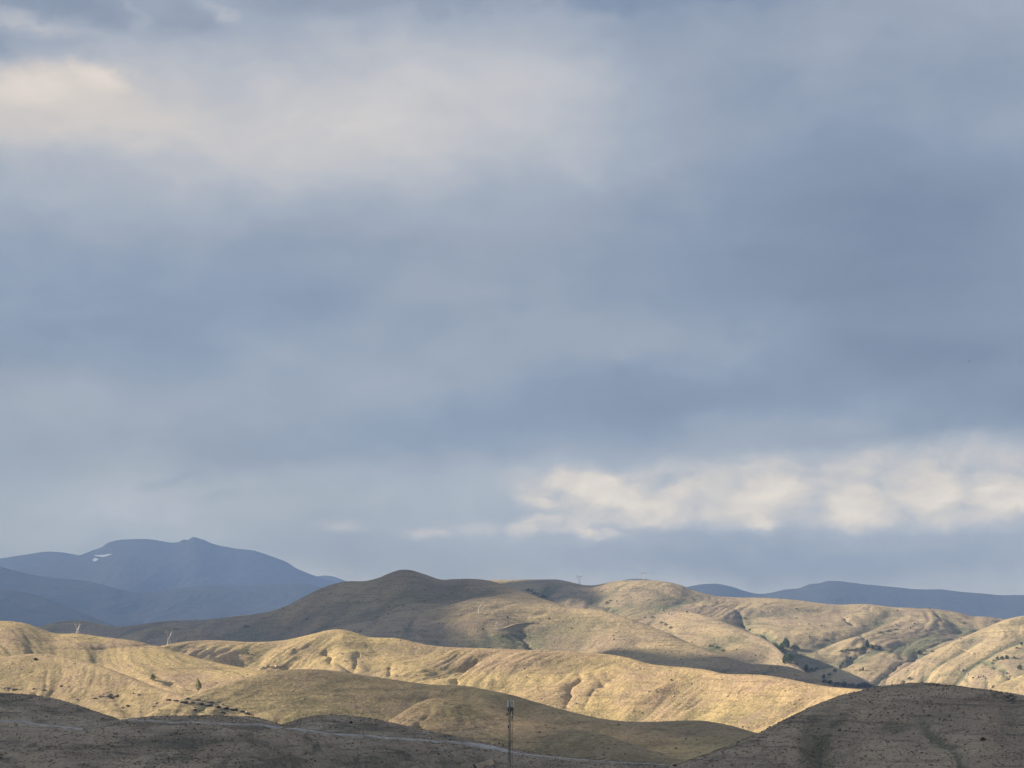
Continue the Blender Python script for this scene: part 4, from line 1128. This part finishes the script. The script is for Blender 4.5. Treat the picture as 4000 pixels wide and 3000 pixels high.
rocks('pale rock on the sunlit ridge', 'rocks in the ravines of the sunlit ridge', [(u + RND.uniform(-25, 25), v + RND.uniform(-22, 22), RND.uniform(6, 13), RND.uniform(4, 8)) for u, v in
      [(1350, 2560), (1360, 2568), (1520, 2630), (1525, 2640), (1780, 2650), (2050, 2650), (2220, 2720), (2230, 2745), (2240, 2760), (2460, 2780), (2470, 2795), (2500, 2760), (2560, 2720), (2540, 2700), (2620, 2720), (2910, 2840), (2930, 2848), (2900, 2835), (2860, 2720), (3090, 2745), (2200, 2735), (2480, 2770)]], True)
rocks('pale rock on the far slopes', 'rocks of the crags on the right flank', [(u + RND.uniform(-8, 8), v + RND.uniform(-8, 8), RND.uniform(7, 14), RND.uniform(6, 14)) for u, v in
      [(3765, 2625), (3775, 2635), (3785, 2640), (3820, 2642), (3835, 2650), (3850, 2660), (3860, 2672), (3845, 2640), (3940, 2640), (3880, 2685), (2607, 2397), (2625, 2402), (2585, 2390)]], True)

rocks('dark rock added as bank shade on left hill', 'added bank shade of the left hill',  # dark pieces laid where the cut banks lie in shade
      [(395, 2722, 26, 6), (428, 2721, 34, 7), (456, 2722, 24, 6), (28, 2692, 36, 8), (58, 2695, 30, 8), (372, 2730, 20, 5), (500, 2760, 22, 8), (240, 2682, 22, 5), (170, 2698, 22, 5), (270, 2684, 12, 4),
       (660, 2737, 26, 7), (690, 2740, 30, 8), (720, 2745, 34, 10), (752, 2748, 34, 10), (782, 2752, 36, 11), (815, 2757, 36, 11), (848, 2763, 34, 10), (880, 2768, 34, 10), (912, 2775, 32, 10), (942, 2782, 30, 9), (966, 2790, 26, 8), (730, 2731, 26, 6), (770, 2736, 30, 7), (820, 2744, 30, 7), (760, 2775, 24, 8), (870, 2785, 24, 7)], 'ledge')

# ------------------------------------------------------------------ white hut by the pylon
def hut(u, v, w, label):
    p = place(u, v, ('central_hill',))
    s = w / F * p.y
    root = empty('hut', p, label, 'hut')
    MB().box((0, 0, s * .3), s, s * .8, s * .9).part('wall', 'plaster', root)
    m = MB(); k = s * .75
    m.v = [(-s * .6, -s * .5, k), (s * .6, -s * .5, k), (s * .6, s * .5, k), (-s * .6, s * .5, k), (-s * .6, 0, k + s * .35), (s * .6, 0, k + s * .35)]
    m.f = [(0, 1, 5, 4), (2, 3, 4, 5), (3, 0, 4), (1, 2, 5), (3, 2, 1, 0)]
    m.part('roof', 'roof_tin', root)
    MB().box((s * .1, -s * .41, s * .25), s * .25, .08, s * .6).part('door', 'dark_steel', root)
hut(1943, 2464, 7, 'tiny white hut at the foot of the pylon on the central hill')
hut(1865, 2390, 5, 'tiny white hut left of the tall pylon on the central hill')

# ------------------------------------------------------------------ bird
def bird():
    D = 420.0
    p = Vector(((3786 - 2000) / F * D, D, CZ + (YH - 1412) / F * D))
    root = empty('bird', p, 'small dark bird flying in the grey sky at right', 'bird', rz=.6)
    root.scale = (.6, .6, .6)
    b = MB(); n = 8; prof = [(-.26, .01), (-.16, .05), (0, .075), (.13, .055), (.2, .04), (.25, .035), (.31, .005)]
    for (xx, r) in prof:
        for i in range(n):
            a = 2 * math.pi * i / n
            b.v.append((xx, r * math.cos(a), r * math.sin(a)))
    for k in range(len(prof) - 1):
        for i in range(n):
            b.f.append((k * n + i, k * n + (i + 1) % n, (k + 1) * n + (i + 1) % n, (k + 1) * n + i))
    b.part('body', 'feather', root, True)
    for sy in (-1, 1):
        w = MB()
        P = [(.10, .05, .03), (.16, .28, .17), (.02, .55, .24), (-.10, .30, .15), (-.10, .05, .03)]
        for dz in (0, .015): w.v += [(x, sy * y, z + dz) for x, y, z in P]
        w.f = [(0, 1, 3, 4), (1, 2, 3), (9, 8, 6, 5), (8, 7, 6), (0, 5, 6, 1), (1, 6, 7, 2), (2, 7, 8, 3), (3, 8, 9, 4)]
        w.part('wing', 'feather', root)
    t = MB()
    for dz in (0, .01): t.v += [(-.2, -.03, dz), (-.2, .03, dz), (-.4, .08, dz), (-.4, -.08, dz)]
    t.f = [(0, 1, 2, 3), (7, 6, 5, 4), (0, 4, 5, 1), (1, 5, 6, 2), (2, 6, 7, 3), (3, 7, 4, 0)]
    t.part('tail', 'feather', root)
bird()

# ------------------------------------------------------------------ dry grass tussocks on the near hills
def tuft_mat():
    m = bpy.data.materials.new('tussock'); m.use_nodes = True
    t = m.node_tree; t.nodes.clear(); N = NT(t)
    a = N.n('ShaderNodeAttribute', attribute_name='tone').outputs['Fac']
    c = N.ramp(a, [(0, (.27, .23, .175)), (.35, (.36, .305, .23)), (.7, (.45, .375, .28)), (1, (.54, .45, .33))])
    b = N.n('ShaderNodeBsdfDiffuse'); N.L.new(c, b.inputs[0])
    o = N.n('ShaderNodeOutputMaterial'); N.L.new(b.outputs[0], o.inputs[0])
    MATS['tussock'] = m
tuft_mat()
def tufts(hill, n, size, label, seed, yfront, u0, u1):
    rs = np.random.RandomState(seed)
    u = rs.uniform(u0, u1, n)
    t = -yfront * rs.uniform(0, 1, n) ** 1.2 + 6
    D = hill.df(u); y = D + t
    x = (u - 2000) / F * y
    dens = fbm(x / 14.0, y / 14.0, seed, 4, .6)
    keep = dens + rs.uniform(-.45, .45, n) > -.05
    u, y, x, dens = u[keep], y[keep], x[keep], dens[keep]
    z = hill.height(u, y)
    n = len(u)
    s = size * rs.lognormal(0, .4, n)
    tone = np.clip(.42 + .5 * fbm(x / 9.0, y / 9.0, seed + 3, 4, .6) + rs.normal(0, .22, n), 0, 1)
    V = np.zeros((n, 6, 3)); 
    a = rs.uniform(0, 6.28, n)
    for k in range(3):
        b = a + k * 2.094
        V[:, k] = np.stack([x + np.cos(b) * s * .55, y + np.sin(b) * s * .55, z - .12 * s], -1)
        b = b + 1.0
        V[:, 3 + k] = np.stack([x + np.cos(b) * s * .42, y + np.sin(b) * s * .42, z + s * rs.uniform(.06, .28, n)], -1)
    tri = np.array([(0, 1, 3), (1, 2, 4), (2, 0, 5), (0, 4, 3), (3, 4, 5)])
    Fc = (np.arange(n)[:, None, None] * 6 + tri[None]).reshape(-1, 3).astype(np.int32)
    me = bpy.data.meshes.new('dry_grass')
    me.vertices.add(n * 6); me.vertices.foreach_set('co', V.astype(np.float32).ravel())
    me.loops.add(Fc.size); me.loops.foreach_set('vertex_index', Fc.ravel())
    me.polygons.add(len(Fc)); me.polygons.foreach_set('loop_start', np.arange(0, Fc.size, 3, dtype=np.int32))
    me.update(calc_edges=True)
    at = me.attributes.new('tone', 'FLOAT', 'POINT'); at.data.foreach_set('value', np.repeat(tone, 6).astype(np.float32))
    o = link_mesh('dry_grass', me, MATS['tussock'])
    tag(o, label, None, None, 'stuff')
tufts(right_hill, 34000, .42, 'dry grass tussocks on the steep right hill', 4, 230, 2500, 4300)
tufts(front_hill, 24000, .50, 'dry grass tussocks on the left foreground hill', 6, 220, -300, 1400)
tufts(front_spur, 26000, .50, 'dry grass tussocks on the foreground spur', 16, 220, 700, 2900)
tufts(low_mound, 4000, .45, 'dry grass tussocks on the low mound', 26, 60, 300, 950)
tufts(knoll_left, 9000, .55, 'dry grass tussocks on the left knoll', 7, 150, -300, 600)
tufts(knoll_mid, 9000, .55, 'dry grass tussocks on the flat knoll', 8, 110, 350, 1200)
tufts(knoll_right, 16000, .55, 'dry grass tussocks on the round knoll', 9, 130, 1050, 2750)
